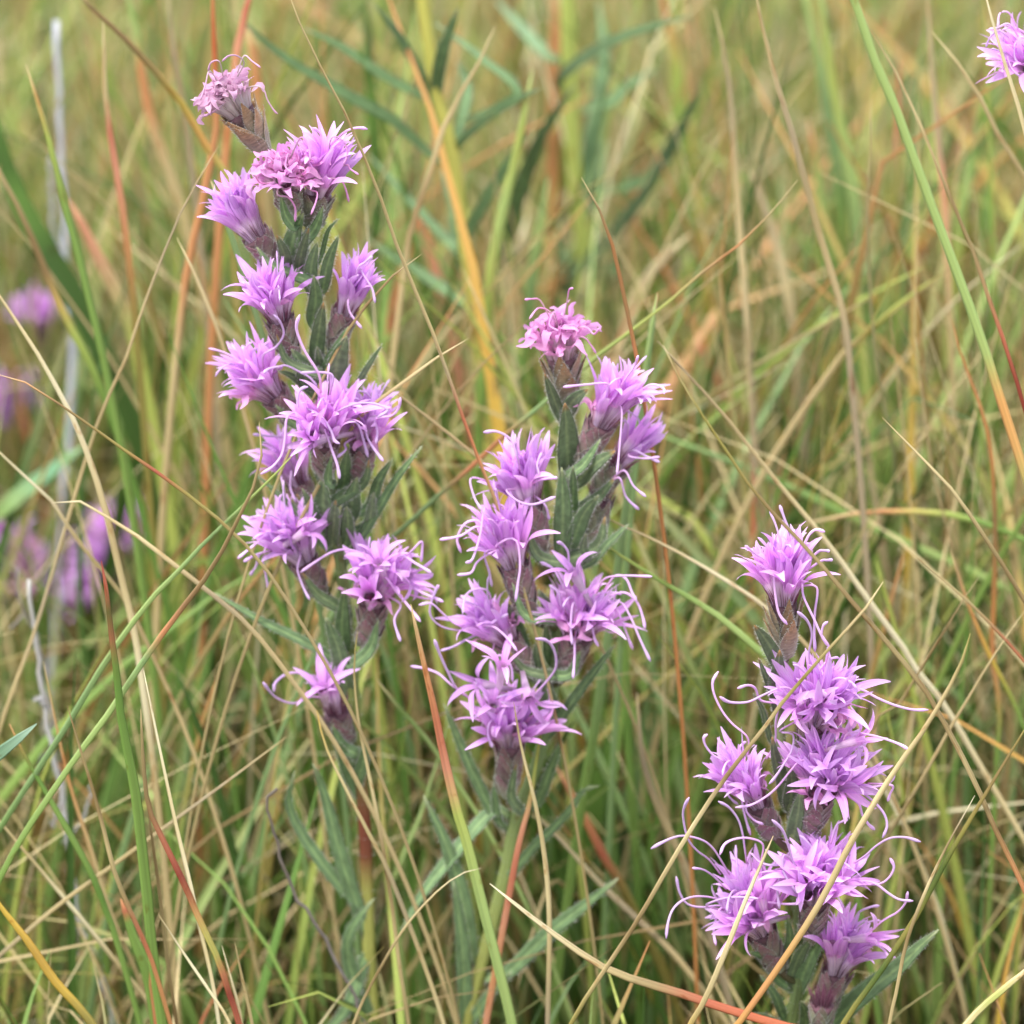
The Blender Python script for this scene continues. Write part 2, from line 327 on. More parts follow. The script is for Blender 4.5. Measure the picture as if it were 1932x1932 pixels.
class Plant:
    def __init__(s, name, stem_px, Y, w_px, cols, label, cat, group=None, droot=None, wtop=.6, hairs=True):
        pts = []
        for a, b in stem_px: pts.append(at(a, b, min(Y, ground_y(a, b)-.01)))
        d = (pts[-1]-pts[-2]).normalized()
        while pts[-1].z > -.004:
            d = (d*.7 + Vector((0, 0, -1))*.3).normalized(); pts.append(pts[-1] + d*min(.03, max(.006, (pts[-1].z+.006)/max(.2, -d.z))))
        s.root_loc = Vector((pts[-1].x, pts[-1].y, 0)); s.Y = Y
        s.root = obj(name, None); s.root.location = s.root_loc; tag(s.root, label, cat, group)
        s.stem = catmull(pts, 60); n = len(s.stem); s.stem_px = stem_px
        R = [w_px*mpp(p)*.5*(wtop+(1-wtop)*min(1, i/(n*.55))) for i, p in enumerate(s.stem)]
        V, F, U, C = tube([p-s.root_loc for p in s.stem], R, 10, cols)
        MI = [0]*len(F); r = random.Random(5)
        if hairs:
            hp = []
            for _ in range(1600):
                k = int(r.random()**1.2*len(V)*.7); q = k//10; c = s.stem[q]-s.root_loc; hp.append((V[k], (V[k]-c).normalized()+Vector((0, 0, .3)), Vector((0, 0, 1))))
            add_hairs(V, F, U, MI, hp, r, .0009); C += [(.7, .72, .65)]*(len(V)-len(C))
        obj('stem', mesh('stem', V, F, [M_BLADE, M_HAIR], U, C, MI), s.root)
        s.heads = []; s.fresh = hairs; s.r = random.Random(len(stem_px)*17+int(stem_px[0][0]))
    def nearest(s, p, drop=0.004):
        q = min(s.stem, key=lambda a: (a-(p-Vector((0, 0, drop)))).length); return q
    def leaf(s, pts, w_px, mat=None, dy0=-.001, dy1=-.012, fold=.35, roll=None, name='leaf', label=None, hairs=True, blunt=.0, root=None):
        """pts from base to tip in pixels"""
        r = s.r; P = []; n = len(pts)
        for i, (a, b) in enumerate(pts):
            Y = s.Y + dy0 + (dy1-dy0)*(i/(n-1)); P.append(at(a, b, min(Y, ground_y(a, b)-.004)))
        q = s.nearest(P[0]) if root is None else root
        if (q-P[0]).length < .03: P = [q.lerp(P[0], .25)] + P
        P = catmull(P, 18); m = mpp(P[0]); W = []
        for i in range(18):
            t = i/17; W.append(max(.06, (math.sin(math.pi*min(1, .16+.50*t/.55) if t < .55 else math.pi*(.66+.34*(t-.55)/.45))**(.7)) if t < .999 else .06)*w_px*1.10*m)
        rl = r.uniform(-.5, .5) if roll is None else roll
        V, F, U, _ = strip([p-s.root_loc for p in P], W, Vector((0, -1, .5)), 8, .10, fold, rl)
        MI = [0]*len(F)
        if hairs:
            hp = []
            for i in range(17):
                for k in (0, 4):
                    for _ in range(9):
                        a = V[i*8+k].lerp(V[i*8+8+k], r.random()); c = P[i]-s.root_loc; hp.append((a, (a-c).normalized(), (P[i+1]-P[i]).normalized()))
            add_hairs(V, F, U, MI, hp, r, .0010)
        o = obj(name, mesh(name, V, F, [mat or M_LEAF, M_HAIR], U, mi=MI), s.root)
        if label: o['label'] = label
        return o
    def head(s, base, mouth, dY=0., tilt=.3, n=9, kind='m', opn=1, spread=1., sc=1., wither=None, rs=3, rad=1., bloom=1.):
        r = s.r; Yb = s.Y + dY; b = at(*base, Yb)
        L0 = math.hypot(base[0]-mouth[0], base[1]-mouth[1])*mpp(b); m = at(*mouth, Yb - tilt*L0)
        ax = (m-b); Li = max(ax.length*.93, .009); ax.normalize()
        rot = ax.to_track_quat('Z', 'Y').to_matrix().to_4x4()
        H = Matrix.Translation(b - s.root_loc) @ rot; W = Matrix.Translation(b) @ rot; Wi = W.inverted()
        rr = 3.1*MM*sc*rad
        prof = lambda t: rr*(.50+.45*min(1, t*2)**.8+.40*t*t)
        V, F, U = [], [], []; nr, rg = 8, 14
        for i in range(nr):
            t = i/(nr-1)
            for k in range(rg):
                q = 2*math.pi*k/rg; V.append(Vector((math.cos(q)*prof(t)*.9, math.sin(q)*prof(t)*.9, t*Li*.93))); U.append((k/rg, t))
        for i in range(nr-1):
            for k in range(rg): F.append((i*rg+k, i*rg+(k+1) % rg, (i+1)*rg+(k+1) % rg, (i+1)*rg+k))
        F.append(tuple(range(rg-1, -1, -1))); F.append(tuple((nr-1)*rg+k for k in range(rg)))
        h = obj('flower_head', mesh('flower_head', V, F, [M_CORE], U), s.root, H)
        # stalk to the stem
        q = s.nearest(b, .006); e = Wi @ q; P = catmull([e, e.lerp(Vector((0, 0, 0)), .6)+Vector((0, 0, -.001)), Vector((0, 0, .001))], 8)
        v, f, u, c = tube(P, [1.0*MM*sc*(.9+.5*i/7) for i in range(8)], 8, [(0, (.16, .18, .07)), (1, (.15, .10, .07))])
        obj('stalk', mesh('stalk', v, f, [M_BLADE], u, c), h)
        if s.fresh and s.Y > .02 and kind != 'o':
            q0 = proj(s.nearest(b, .004)); dx, dy = mouth[0]-base[0], mouth[1]-base[1]; side = 1 if dx >= 0 else -1
            for fx, ln_, wl in ((.7*side, .55, 20),):
                s.leaf([(q0[0]+2*side, q0[1]+8), (base[0]+fx*9, base[1]+dy*.05+6), (base[0]+dx*ln_+fx*20, base[1]+dy*ln_)], wl*r.uniform(.85, 1.2), r.choice([M_LEAF, M_LEAFT, M_LEAF]), dy0=dY-.003, dy1=dY-.006-.2*tilt*Li, roll=r.uniform(-.3, .3))
        # scales of the involucre
        rows = [(.0, .50, 3), (.10, .62, 4), (.26, .70, 5), (.48, .56, 6)] if kind != 'o' else [(.0, .80, 3), (.15, .88, 4), (.40, .78, 5)]
        for ri, (z0, ln, cnt) in enumerate(rows):
            for k in range(cnt):
                az = 2*math.pi*(k+.5*(ri % 2)+r.uniform(-.08, .08))/cnt; z = z0*Li; rp = prof(z0)*.93
                wd = 2.3*rr*math.sin(math.pi/cnt)*1.12*(1.0 if kind != 'o' else .9); l = ln*Li*r.uniform(.9, 1.1)
                lean = math.atan2(prof(min(1, z0+ln))-prof(z0), l) + r.uniform(.01, .06) + (.05 if kind == 'o' else 0)
                M = Matrix.Rotation(az, 4, 'Z') @ Matrix.Translation((0, rp, z)) @ Matrix.Rotation(-lean, 4, 'X') @ Matrix.Diagonal((wd, wd*.9, l, 1))
                obj('bract', BRACTS[kind][r.randrange(3)], h, M)
        # florets
        n = int(n*1.0+.5); opn -= .25; spread *= .92
        for k in range(n):
            f = math.sqrt((k+.5)/n); az = k*2.39996+s.r.random()*.4 + r.uniform(-.3, .3)
            bi = min(4, max(0, int(f*4.2*spread + r.uniform(-.6, .6))))
            if wither is not None: me = WFLORET[(wither, min(4, bi), r.randrange(2))]
            else:
                oj = min(2, max(0, int(round(opn + r.uniform(-.8, .8))))); me = FLORET[(bi, oj, r.randrange(3))] if r.random() > .14 else WFLORET[(0, bi, r.randrange(2))]
            z = Li - (8.0 - 3.0*(1-f))*MM*sc; s_ = sc*bloom*r.uniform(1.0, 1.26)
            M = Matrix.Rotation(az, 4, 'Z') @ Matrix.Translation((rr*.5*f, 0, z)) @ Matrix.Diagonal((s_, s_, s_, 1))
            o = obj('floret', me, h, M)
            if k < rs:
                fl = Matrix.Translation((0, 0, 11.5*MM)) if bi < 1 else Matrix.Translation((12.5*MM*math.sin(math.radians(BENDS[bi])*.45), 0, 11*MM*math.cos(math.radians(BENDS[bi])*.6))) @ Matrix.Rotation(math.radians(BENDS[bi])*.9, 4, 'Y')
                obj('style', STYLES[r.randrange(8)], h, M @ fl @ Matrix.Rotation(r.uniform(0, 6), 4, 'Z'))
        # pappus bristles between the florets
        V, F, U = [], [], []
        for k in range(150 if wither is None else 110):
            az = r.uniform(0, 6.283); f = math.sqrt(r.random())*.95; a = Vector((math.cos(az)*rr*.85*f, math.sin(az)*rr*.85*f, Li*.8))
            d = Vector((math.cos(az)*f*.6*spread, math.sin(az)*f*.6*spread, 1)).normalized(); l = (Li*.2 + r.uniform(4.0, 7.0 if wither is None else 10)*MM*sc); sd_ = d.cross(Vector((r.uniform(-1, 1), r.uniform(-1, 1), .3))).normalized()*.09*MM
            k0 = len(V); mid = a + d*l*.6 + Vector((math.cos(az), math.sin(az), 0))*f*.3*MM; V += [a-sd_, a+sd_, mid-sd_, mid+sd_, a+d*l+Vector((math.cos(az), math.sin(az), 0))*f*1.2*MM]; U += [(0, 0), (1, 0), (0, .6), (1, .6), (.5, 1)]
            F += [(k0, k0+1, k0+3, k0+2), (k0+2, k0+3, k0+4)]
        obj('pappus', mesh('pappus', V, F, [M_PAPPUS if wither is None else M_PAPPUSW], U), h)
        fc = W @ Vector((0, 0, Li + 4*MM*sc))
        s.heads.append(dict(o=h, Wi=Wi, fc=fc, px=(2*mouth[0]-base[0]*.5-mouth[0]*.5, 2*mouth[1]-base[1]*.5-mouth[1]*.5), Y=m.y))
        return s.heads[-1]
    def style(s, pts, r0=.37, wither=None):
        """one traced style branch; pts run from the floret outwards in pixels"""
        hd = min(s.heads, key=lambda h: math.hypot(h['px'][0]-pts[0][0], h['px'][1]-pts[0][1])); r = s.r
        Y0 = hd['Y'] - r.uniform(.004, .008); sl_ = r.uniform(-.010, .004); n = len(pts)
        P = [at(a, b, Y0 + sl_*i/(n-1)) for i, (a, b) in enumerate(pts)]
        into = at(pts[0][0], pts[0][1], Y0).lerp(hd['fc'], min(1, .006/max(1e-4, (P[0]-hd['fc']).length))); P = [into] + P
        P = catmull(P, 22); P = [hd['Wi'] @ p for p in P]
        v, f, u, _ = style_tube(P, r0*MM)
        obj('style', mesh('style', v, f, [M_STYLE if wither is None else (M_WITHER, M_PALE)[wither]], u), hd['o'])
    def floret(s, p, face, toward, bi=0, oj=2, sc=1., head=None):
        """an extra floret with its throat at pixel p, opening in screen direction face (deg, 0 = right, 90 = up)"""
        hd = head or min(s.heads, key=lambda h: math.hypot(h['px'][0]-p[0], h['px'][1]-p[1])); a = math.radians(face)
        d = (RT*math.cos(a) + UP*math.sin(a))*math.cos(toward) - FWD*math.sin(toward); th = at(p[0], p[1], hd['Y'] - .008)
        o = th - d*.012*sc; M = hd['Wi'] @ Matrix.Translation(o) @ d.to_track_quat('Z', 'Y').to_matrix().to_4x4() @ Matrix.Rotation(s.r.uniform(0, 6), 4, 'Z') @ Matrix.Diagonal((sc, sc, sc, 1))
        obj('floret', FLORET[(bi, oj, s.r.randrange(2))], hd['o'], M)

YG = lin((172, 172, 88)); GRN = lin((128, 150, 96)); RB = lin((128, 70, 52)); PG = lin((150, 160, 110))
STEMC = [(0, PG), (.5, GRN), (.62, lin((140,150,80))), (.72, YG), (1, YG)]

# ---- right spike (the sharp one)
R = Plant('blazing_star', [(1478,1225),(1466,1310),(1474,1400),(1488,1490),(1500,1600),(1506,1700),(1512,1800),(1505,1870),(1494,1932)], 0.0, 27,
          [(0, PG), (.45, GRN), (.7, lin((150,165,95))), (1, YG)], 'sharply focused purple blazing star spike crossed in front by dry grass blades', 'flower')
R.head((1482,1240), (1478,1122), 0, .12, 13, 'o', .6, .62, 1.0, rs=2, bloom=1.07)
R.head((1520,1425), (1540,1352), -.003, .45, 16, 'm', 1.1, .95, 1.05, rs=2, bloom=1.07)
R.head((1462,1578), (1424,1508), -.002, .25, 15, 'm', .5, .62, 1.0, rs=1, bloom=1.07)
R.head((1532,1570), (1548,1490), -.004, .40, 17, 'm', 1.2, 1.05, 1.05, rs=1, bloom=1.07)
R.head((1470,1830), (1430,1745), -.003, .35, 17, 'm', 1.2, .95, 1.05, rs=1, bloom=1.07)
R.head((1528,1775), (1540,1685), -.008, .45, 17, 'm', 1.3, 1.05, 1.05, rs=1, bloom=1.07)
R.head((1552,1915), (1582,1822), -.004, .25, 12, 'm', .8, .62, 1.0, rs=1, bloom=1.07)
R.head((1546,1965), (1552,1885), -.012, .1, 0, 'g', .5, .5, .9, rs=0)
for p, fa, tw, oj, sc in [((1517,1660),100,1.15,2,1.15), ((1592,1668),20,.8,2,1.1), ((1590,1487),-40,.9,2,1.15), ((1432,1690),110,.6,2,1.1), ((1420,1745),190,.5,2,1.0),
                          ((1558,1470),170,.9,2,1.1), ((1622,1395),20,.5,2,1.0), ((1640,1768),10,.5,1,1.0), ((1545,1330),-70,.9,2,1.05), ((1500,1330),200,.7,2,1.0), ((1575,1320),-30,.6,2,1.0)]:
    R.floret(p, fa, tw, 0, oj, sc)
for t in [[(1010,330),(960,190),(930,105)], [(1100,340),(1130,290),(1170,265),(1225,280)], [(895,570),(900,680),(925,810),(980,885)], [(1065,580),(1085,700),(1150,840),(1200,950),(1250,1030)],
          [(1170,640),(1160,800),(1155,920),(1160,1060)], [(1120,1080),(1140,950),(1110,860),(1045,800)], [(1250,1030),(1205,960),(1215,890),(1245,865)],
          [(1010,1310),(940,1295),(830,1340),(720,1390),(600,1390),(540,1355)], [(810,1380),(770,1300),(720,1280),(655,1300)], [(720,1620),(620,1530),(550,1440),(500,1330),(495,1250),(530,1190)],
          [(1400,1310),(1470,1310),(1560,1360),(1680,1410),(1800,1440),(1900,1440)], [(1380,1590),(1500,1600),(1600,1625),(1700,1660),(1775,1700)], [(560,1775),(490,1730),(445,1670),(435,1620),(460,1600)],
          [(930,1580),(1015,1600),(1010,1700),(960,1790),(900,1880),(860,1925)], [(1120,1740),(1200,1690),(1290,1620),(1330,1550),(1310,1490),(1240,1480)], [(900,1650),(905,1520),(930,1380)],
          [(840,470),(780,430),(705,370)], [(1180,410),(1220,402),(1255,405)], [(1200,470),(1240,465),(1275,462)]]:
    R.style(px('E', t))
for t in [[(1080,210),(1010,270),(920,380),(840,450),(740,505),(640,520)], [(580,350),(590,430),(620,470),(660,500)], [(690,290),(680,430),(700,560),(740,700)], [(700,770),(690,700),(660,600),(600,520),(530,480)],
          [(710,530),(760,600),(825,630)], [(1430,370),(1530,385),(1600,375),(1660,345),(1680,300)], [(1640,370),(1670,390),(1650,430),(1635,480)], [(1430,400),(1540,480),(1610,560),(1630,640),(1600,720)],
          [(1440,490),(1470,570),(1510,630),(1550,665)], [(470,860),(390,800),(330,720),(300,580),(310,510),(340,455)], [(545,860),(490,780),(420,730),(310,705),(240,715),(160,750),(90,790)],
          [(820,760),(730,720),(640,725),(570,760),(540,830)], [(740,820),(790,870),(860,895),(940,890)], [(1080,980),(1020,880),(990,780),(950,670),(880,600)], [(500,970),(430,925),(360,915)],
          [(540,1160),(420,1170),(330,1150),(280,1080),(255,970)], [(500,1110),(380,1100),(290,1130),(230,1190),(200,1280),(190,1375)], [(560,1170),(520,1230),(500,1330),(515,1420)],
          [(450,1160),(560,1115),(680,1105),(790,1115)], [(790,1140),(880,1140),(970,1150),(1085,1145)], [(1000,910),(940,960),(915,1050),(930,1180)], [(960,830),(955,930),(1000,1020),(1055,1085)],
          [(1480,840),(1560,770),(1650,720),(1750,715),(1850,745)], [(1480,1000),(1560,1020),(1640,1080),(1710,1120),(1800,1130)], [(1570,1020),(1640,980),(1675,910),(1650,850)],
          [(1600,1260),(1700,1200),(1750,1140),(1765,1070)], [(1440,1210),(1520,1170),(1580,1160)], [(1500,1410),(1570,1420),(1620,1460),(1640,1500)], [(1300,640),(1340,610),(1375,600)]]:
    R.style(px('F', t))
for t, wd, mt in [([(940,1180),(850,1000),(765,890)], 27, 'o'), ([(900,1370),(850,1250),(790,1100)], 13, 't'), ([(930,1420),(915,1250),(930,1050)], 34, 't'), ([(870,1640),(820,1450),(755,1330)], 11, 'l')]:
    R.leaf(px('E', t), wd, M_LEAFT if mt in 'ot' else M_LEAF)
for t, wd, mt in [([(1020,720),(1050,560),(1065,420)], 29, 'l'), ([(1060,1680),(1130,1500),(1260,1240)], 32, 'l'), ([(1010,1640),(1060,1480),(1140,1370)], 24, 't'), ([(920,1640),(830,1500),(720,1460)], 18, 'l'),
                  ([(950,1880),(900,1750),(800,1610)], 17, 'l'), ([(1200,1990),(1450,1760),(1700,1565),(1860,1410),(1966,1317)], 38, 'l'), ([(1090,2000),(1100,1880),(1070,1780)], 22, 'l'),
                  ([(980,2050),(900,1940),(760,1860)], 24, 'l'), ([(960,480),(940,330),(900,200),(880,60)], 26, 't'), ([(1000,500),(1010,380),(1000,260)], 28, 't'), ([(960,1560),(1000,1400),(985,1230)], 20, 'l')]:
    R.leaf(px('F', t), wd, M_LEAFT if mt == 't' else M_LEAF)

# ---- left spike
LP = Plant('blazing_star', [(508,285),(535,370),(565,440),(590,540),(602,640),(612,760),(622,880),(634,1000),(650,1120),(664,1260),(672,1390),(683,1490),(690,1600),(694,1720),(698,1830),(706,1932)], .050, 25,
           [(0, PG), (.3, GRN), (.55, lin((140,150,80))), (.62, RB), (.66, RB), (.70, YG), (1, YG)], 'tall purple blazing star spike topped by a withered tilted head', 'flower')
LP.head((502,284), (444,200), 0, .1, 13, 'o', 1, .8, 1.15, wither=1, rs=0)
LP.head((546,405), (541,338), -.008, .35, 17, 'g', 1, 1.1, 1.05, wither=0, rs=0)
LP.head((588,428), (602,356), -.004, .15, 12, 'g', .6, .6, 1.05, rs=1)
LP.head((522,500), (478,438), -.002, .12, 12, 'm', .1, .45, 1.05, rs=0)
LP.head((550,680), (524,590), -.006, .25, 12, 'm', .9, .7, 1.0, rs=1)
LP.head((628,660), (655,580), 0, .1, 9, 'm', .0, .35, .95, rs=0)
LP.head((562,795), (510,738), -.003, .12, 13, 'm', 1, .8, 1.05, rs=2)
LP.head((612,900), (612,822), -.010, .42, 13, 'm', 1, .9, 1.05, rs=1)
LP.head((680,908), (684,835), -.003, .2, 11, 'm', .8, .75, 1.0, rs=1)
LP.head((590,965), (560,905), .006, .0, 8, 'm', .6, .5, .95, rs=1)
LP.head((608,1120), (566,1048), -.003, .2, 13, 'm', .8, .75, 1.05, rs=2)
LP.head((692,1222), (706,1125), -.005, .35, 14, 'm', 1.2, .95, 1.05, rs=2)
LP.head((652,1405), (632,1335), -.003, .3, 2, 'm', 1, .4, 1.0, rs=0)
LP.floret((612,1300), 95, 1.0, 0, 2, 1.15); LP.floret((715,1060), 110, .7, 0, 2, 1.1); LP.floret((770,1090), -20, .5, 0, 2, 1.05); LP.floret((590,830), 190, .6, 0, 2, 1.1); LP.floret((578,1005), 30, .5, 0, 2, 1.05)
for reg, t in [('B',[(560,380),(640,330),(690,250),(670,170),(625,120)]), ('B',[(920,510),(830,360),(780,240),(775,180),(795,120)]), ('B',[(690,450),(790,490),(860,530),(910,590)]), ('B',[(830,840),(785,760),(785,650),(810,600),(850,590)]),
               ('B',[(760,760),(710,800),(700,920),(680,1030),(620,1110),(540,1160)]), ('B',[(850,735),(940,790),(1000,880),(1020,940),(1055,960)]), ('B',[(960,870),(1000,990),(1040,1100),(1055,1190)]),
               ('B',[(1060,740),(1170,700),(1280,700),(1370,740),(1300,790)]), ('B',[(1300,795),(1390,780),(1440,730),(1450,660)]), ('B',[(1100,800),(1170,830),(1200,900),(1240,1050)]), ('B',[(1270,800),(1300,880),(1290,960)]),
               ('B',[(1220,850),(1240,930),(1290,1010),(1340,1075)]), ('B',[(680,925),(580,910),(490,900)]), ('B',[(1090,960),(1095,1000),(1040,1050)]), ('B',[(600,1540),(500,1620),(390,1710)]), ('B',[(600,1660),(500,1690),(430,1730)]),
               ('B',[(540,1680),(510,1760),(470,1820)]), ('B',[(560,1700),(570,1800),(595,1920)]), ('B',[(800,1680),(780,1780),(820,1900),(860,1980)]), ('B',[(740,1150),(735,1250),(770,1340)]), ('B',[(670,1130),(690,1250),(690,1300)]),
               ('B',[(1210,1690),(1100,1650),(1000,1670),(900,1730),(800,1800)]), ('A',[(1310,1730),(1360,1800),(1410,1880),(1430,1980)]), ('A',[(1310,1720),(1350,1690),(1410,1640)]), ('B',[(1110,30),(1120,100),(1160,160),(1200,210)]),
               ('A',[(540,1130),(600,1010),(640,960)]), ('q4',[(1700,1800),(1640,1730),(1560,1730),(1495,1780),(1490,1830)]), ('q4',[(1690,1855),(1600,1890),(1520,1870),(1470,1830),(1430,1775)]),
               ('D',[(0,480),(80,580),(170,690),(230,770)]), ('D',[(100,340),(200,390),(300,450)]), ('D',[(110,500),(220,570),(380,640)]), ('D',[(100,660),(60,760),(100,900)]), ('D',[(180,300),(240,250),(235,380)]),
               ('D',[(290,620),(330,560),(350,530)]), ('B',[(1010,520),(920,495),(800,500)]), ('B',[(680,460),(600,470),(560,500)])]:
    LP.style(px(reg, t), .39)
for t in [[(230,300),(200,400),(165,510)], [(480,190),(540,230),(600,275)], [(550,410),(620,430),(650,510),(700,590),(725,610)], [(370,460),(280,480),(245,560)], [(330,540),(250,600),(185,630)], [(300,230),(240,240),(220,300)], [(480,240),(430,190),(370,190),(320,230)]]:
    LP.style(px('A', t), .26, 1)
for t in [[(720,1190),(800,1215),(850,1290),(850,1390)], [(900,1090),(960,1160),(1010,1180),(1000,1250),(965,1340)], [(1100,1075),(1180,1090),(1215,1150),(1240,1250)], [(1010,980),(1030,1030),(1060,1130)], [(1220,980),(1250,1010),(1310,1050)],
          [(700,960),(650,920),(640,1000)], [(860,830),(900,780),(950,850),(960,950)], [(1120,780),(1200,810),(1230,900),(1200,980)], [(690,1100),(600,1110),(560,1050)], [(800,900),(780,990),(830,1040)]]:
    LP.style(px('A', t), .28, 0)
for t, wd, mt in [([(800,1740),(770,1620),(715,1490)], 22, 't'), ([(820,1700),(840,1500),(910,1330)], 34, 'l'), ([(880,1740),(900,1600),(950,1440)], 18, 't'), ([(960,1880),(970,1700),(1010,1540)], 23, 'l'), ([(1050,1880),(1090,1680),(1165,1490)], 21, 'l'),
                  ([(1040,1640),(1090,1460),(1165,1370)], 9, 'l'), ([(980,2100),(1000,1950),(985,1780)], 26, 'l')]:
    LP.leaf(px('A', t), wd, M_LEAFT if mt == 't' else M_LEAF)
for t, wd, mt in [([(850,560),(810,450),(740,345)], 30, 'l'), ([(1020,580),(1040,420),(1100,260)], 42, 'l'), ([(930,460),(920,400),(910,330)], 14, 'l'), ([(1130,640),(1230,470),(1335,310)], 12, 'l'), ([(830,590),(740,520),(650,485)], 14, 'l'),
                  ([(950,1570),(880,1400),(810,1250)], 20, 'l'), ([(950,1520),(950,1350),(950,1185)], 42, 'l'), ([(1010,1620),(1020,1470),(1030,1330)], 24, 't'), ([(1100,1590),(1110,1470),(1100,1370)], 26, 'l'), ([(1120,1420),(1140,1300),(1170,1180)], 32, 'l'),
                  ([(1230,1500),(1260,1400),(1275,1280)], 20, 'l'), ([(1250,1380),(1310,1210),(1400,1060)], 22, 'l'), ([(1150,1650),(1300,1400),(1450,1160),(1595,975)], 20, 'l'), ([(970,1650),(800,1430),(640,1280),(500,1150)], 12, 'l'),
                  ([(1080,1230),(1090,1120),(1105,1000)], 24, 'l'), ([(960,1180),(950,1080),(960,960)], 34, 't'), ([(900,420),(920,220),(950,40)], 26, 't')]:
    LP.leaf(px('B', t), wd, M_LEAFT if mt == 't' else M_LEAF)
for t, wd in [([(640,1250),(575,1212),(490,1170),(403,1118)], 18), ([(655,1300),(640,1230),(615,1165)], 30), ([(668,1475),(650,1430),(632,1395)], 28), ([(672,1480),(685,1440),(690,1395)], 24), ([(650,1240),(645,1180),(650,1110)], 30),
              ([(694,1722),(640,1670),(580,1590),(545,1520),(556,1455)], 22), ([(702,1932),(662,1830),(660,1760),(706,1695)], 25), ([(692,1760),(650,1640),(612,1500),(590,1440)], 26), ([(690,1800),(655,1900),(600,1960)], 24)]:
    LP.leaf(t, wd, M_LEAF)

# ---- middle spike
MP = Plant('blazing_star', [(1066,755),(1070,860),(1062,960),(1056,1080),(1050,1200),(1040,1330),(1010,1450),(975,1540),(955,1640),(930,1740),(905,1830),(880,1932)], .045, 26,
           [(0, PG), (.4, GRN), (.62, lin((150,162,90))), (.75, YG), (1, YG)], 'purple blazing star spike standing between the two others, straight orange-bracted top bud', 'flower')
MP.head((1068,760), (1060,660), 0, .08, 13, 'o', 1, .65, 1.2, wither=0, rs=0)
MP.head((1094,875), (1140,790), -.002, .12, 12, 'm', .5, .6, 1.05, rs=1)
MP.head((1118,940), (1172,868), .002, .0, 5, 'g', .4, .4, .95, rs=1)
MP.head((1020,1045), (994,940), -.006, .12, 13, 'm', .3, .55, 1.1, rs=1)
MP.head((998,1160), (966,1050), -.010, .15, 11, 'm', .6, .6, 1.1, rs=1)
MP.head((1070,1268), (1092,1188), -.006, .3, 15, 'm', 1.1, .95, 1.1, rs=2)
MP.head((1000,1262), (950,1200), -.008, .15, 12, 'm', .7, .7, 1.0, rs=1)
MP.head((958,1502), (962,1385), -.008, .38, 14, 'm', 1.3, 1.0, 1.05, rs=1)
MP.head((1120,1030), (1134,930), .002, .05, 0, 'g', 1, .5, .9, rs=0)
for p, fa, tw in [((935,1330),60,.9), ((995,1320),-80,.8), ((900,1290),170,.6), ((950,1255),80,.6), ((1080,1080),120,.5)]: MP.floret(p, fa, tw, 0, 2, 1.1)
for reg, t in [('D',[(600,150),(490,210),(355,235)]), ('D',[(640,150),(600,110),(520,130),(470,230),(495,320)]), ('D',[(650,30),(620,200),(570,360),(525,385)]), ('D',[(690,320),(600,380),(560,450),(470,465)]), ('D',[(650,320),(680,450),(695,540)]),
               ('D',[(720,280),(800,230),(860,250),(880,400),(865,520),(850,640)]), ('D',[(670,570),(580,560),(520,610),(505,720)]), ('D',[(470,790),(380,720),(300,650),(220,660)]), ('D',[(470,825),(350,790),(290,700),(340,530)]),
               ('D',[(560,870),(450,930),(360,960)]), ('D',[(580,800),(700,800),(800,880),(860,960)]), ('D',[(640,830),(720,760),(800,720)]), ('D',[(430,1180),(350,1110),(260,1075),(165,1060)]), ('D',[(470,1210),(410,1100),(360,990),(320,885)]),
               ('D',[(960,1260),(1060,1150),(1115,1060),(1100,950),(1050,890),(980,880)]), ('D',[(700,990),(760,990),(820,1060),(830,1160)]), ('D',[(1200,400),(1190,310),(1150,260),(1120,250)]), ('D',[(1160,540),(1130,480),(1090,420),(1010,380)]),
               ('D',[(1150,660),(1130,580),(1070,530)]), ('D',[(1430,490),(1550,470),(1740,475)]), ('D',[(1220,540),(1245,680),(1275,900)]), ('D',[(1225,650),(1210,800),(1220,920)]), ('D',[(1240,860),(1235,1000),(1225,1140)]),
               ('D',[(1370,650),(1350,780),(1365,880),(1390,930)]), ('D',[(1400,620),(1490,660),(1550,780),(1590,890),(1615,950)]), ('D',[(1530,640),(1600,740),(1660,880),(1730,1030)]), ('D',[(1440,610),(1560,580),(1640,640),(1680,740),(1695,820)]),
               ('D',[(1500,470),(1570,490),(1610,580),(1640,640)]), ('D',[(690,1420),(670,1500),(700,1590)]), ('C',[(860,1240),(820,1130),(730,1075),(640,1080)]), ('C',[(1000,1360),(990,1290),(1020,1210)]), ('C',[(1450,765),(1300,770),(1160,785)]),
               ('C',[(1560,740),(1620,660),(1650,580)]), ('C',[(1730,770),(1810,790),(1820,830)]), ('C',[(1540,920),(1530,1150),(1510,1360)]), ('C',[(1580,1020),(1480,990),(1370,975)]), ('C',[(1630,1200),(1710,1240),(1790,1275)]),
               ('C',[(1560,1330),(1620,1430),(1700,1500)]), ('C',[(1530,1380),(1570,1500),(1655,1585)]), ('C',[(790,1460),(870,1530),(970,1550),(1110,1500)]), ('C',[(1010,1390),(1120,1375)]), ('C',[(1040,1550),(1070,1650)]),
               ('C',[(560,1380),(580,1500),(630,1590)]), ('C',[(1600,1240),(1700,1250),(1790,1240)])]:
    MP.style(px(reg, t), .38)
for t in [[(1010,220),(960,210),(910,215)], [(1260,400),(1320,400),(1360,440),(1400,400)], [(1290,460),(1340,510),(1375,565)], [(1190,200),(1200,150),(1225,140)], [(1080,300),(1000,270),(940,340)], [(1100,300),(1070,380),(1130,420)], [(1200,380),(1250,400),(1240,480)]]:
    MP.style(px('C', t), .27, 0)
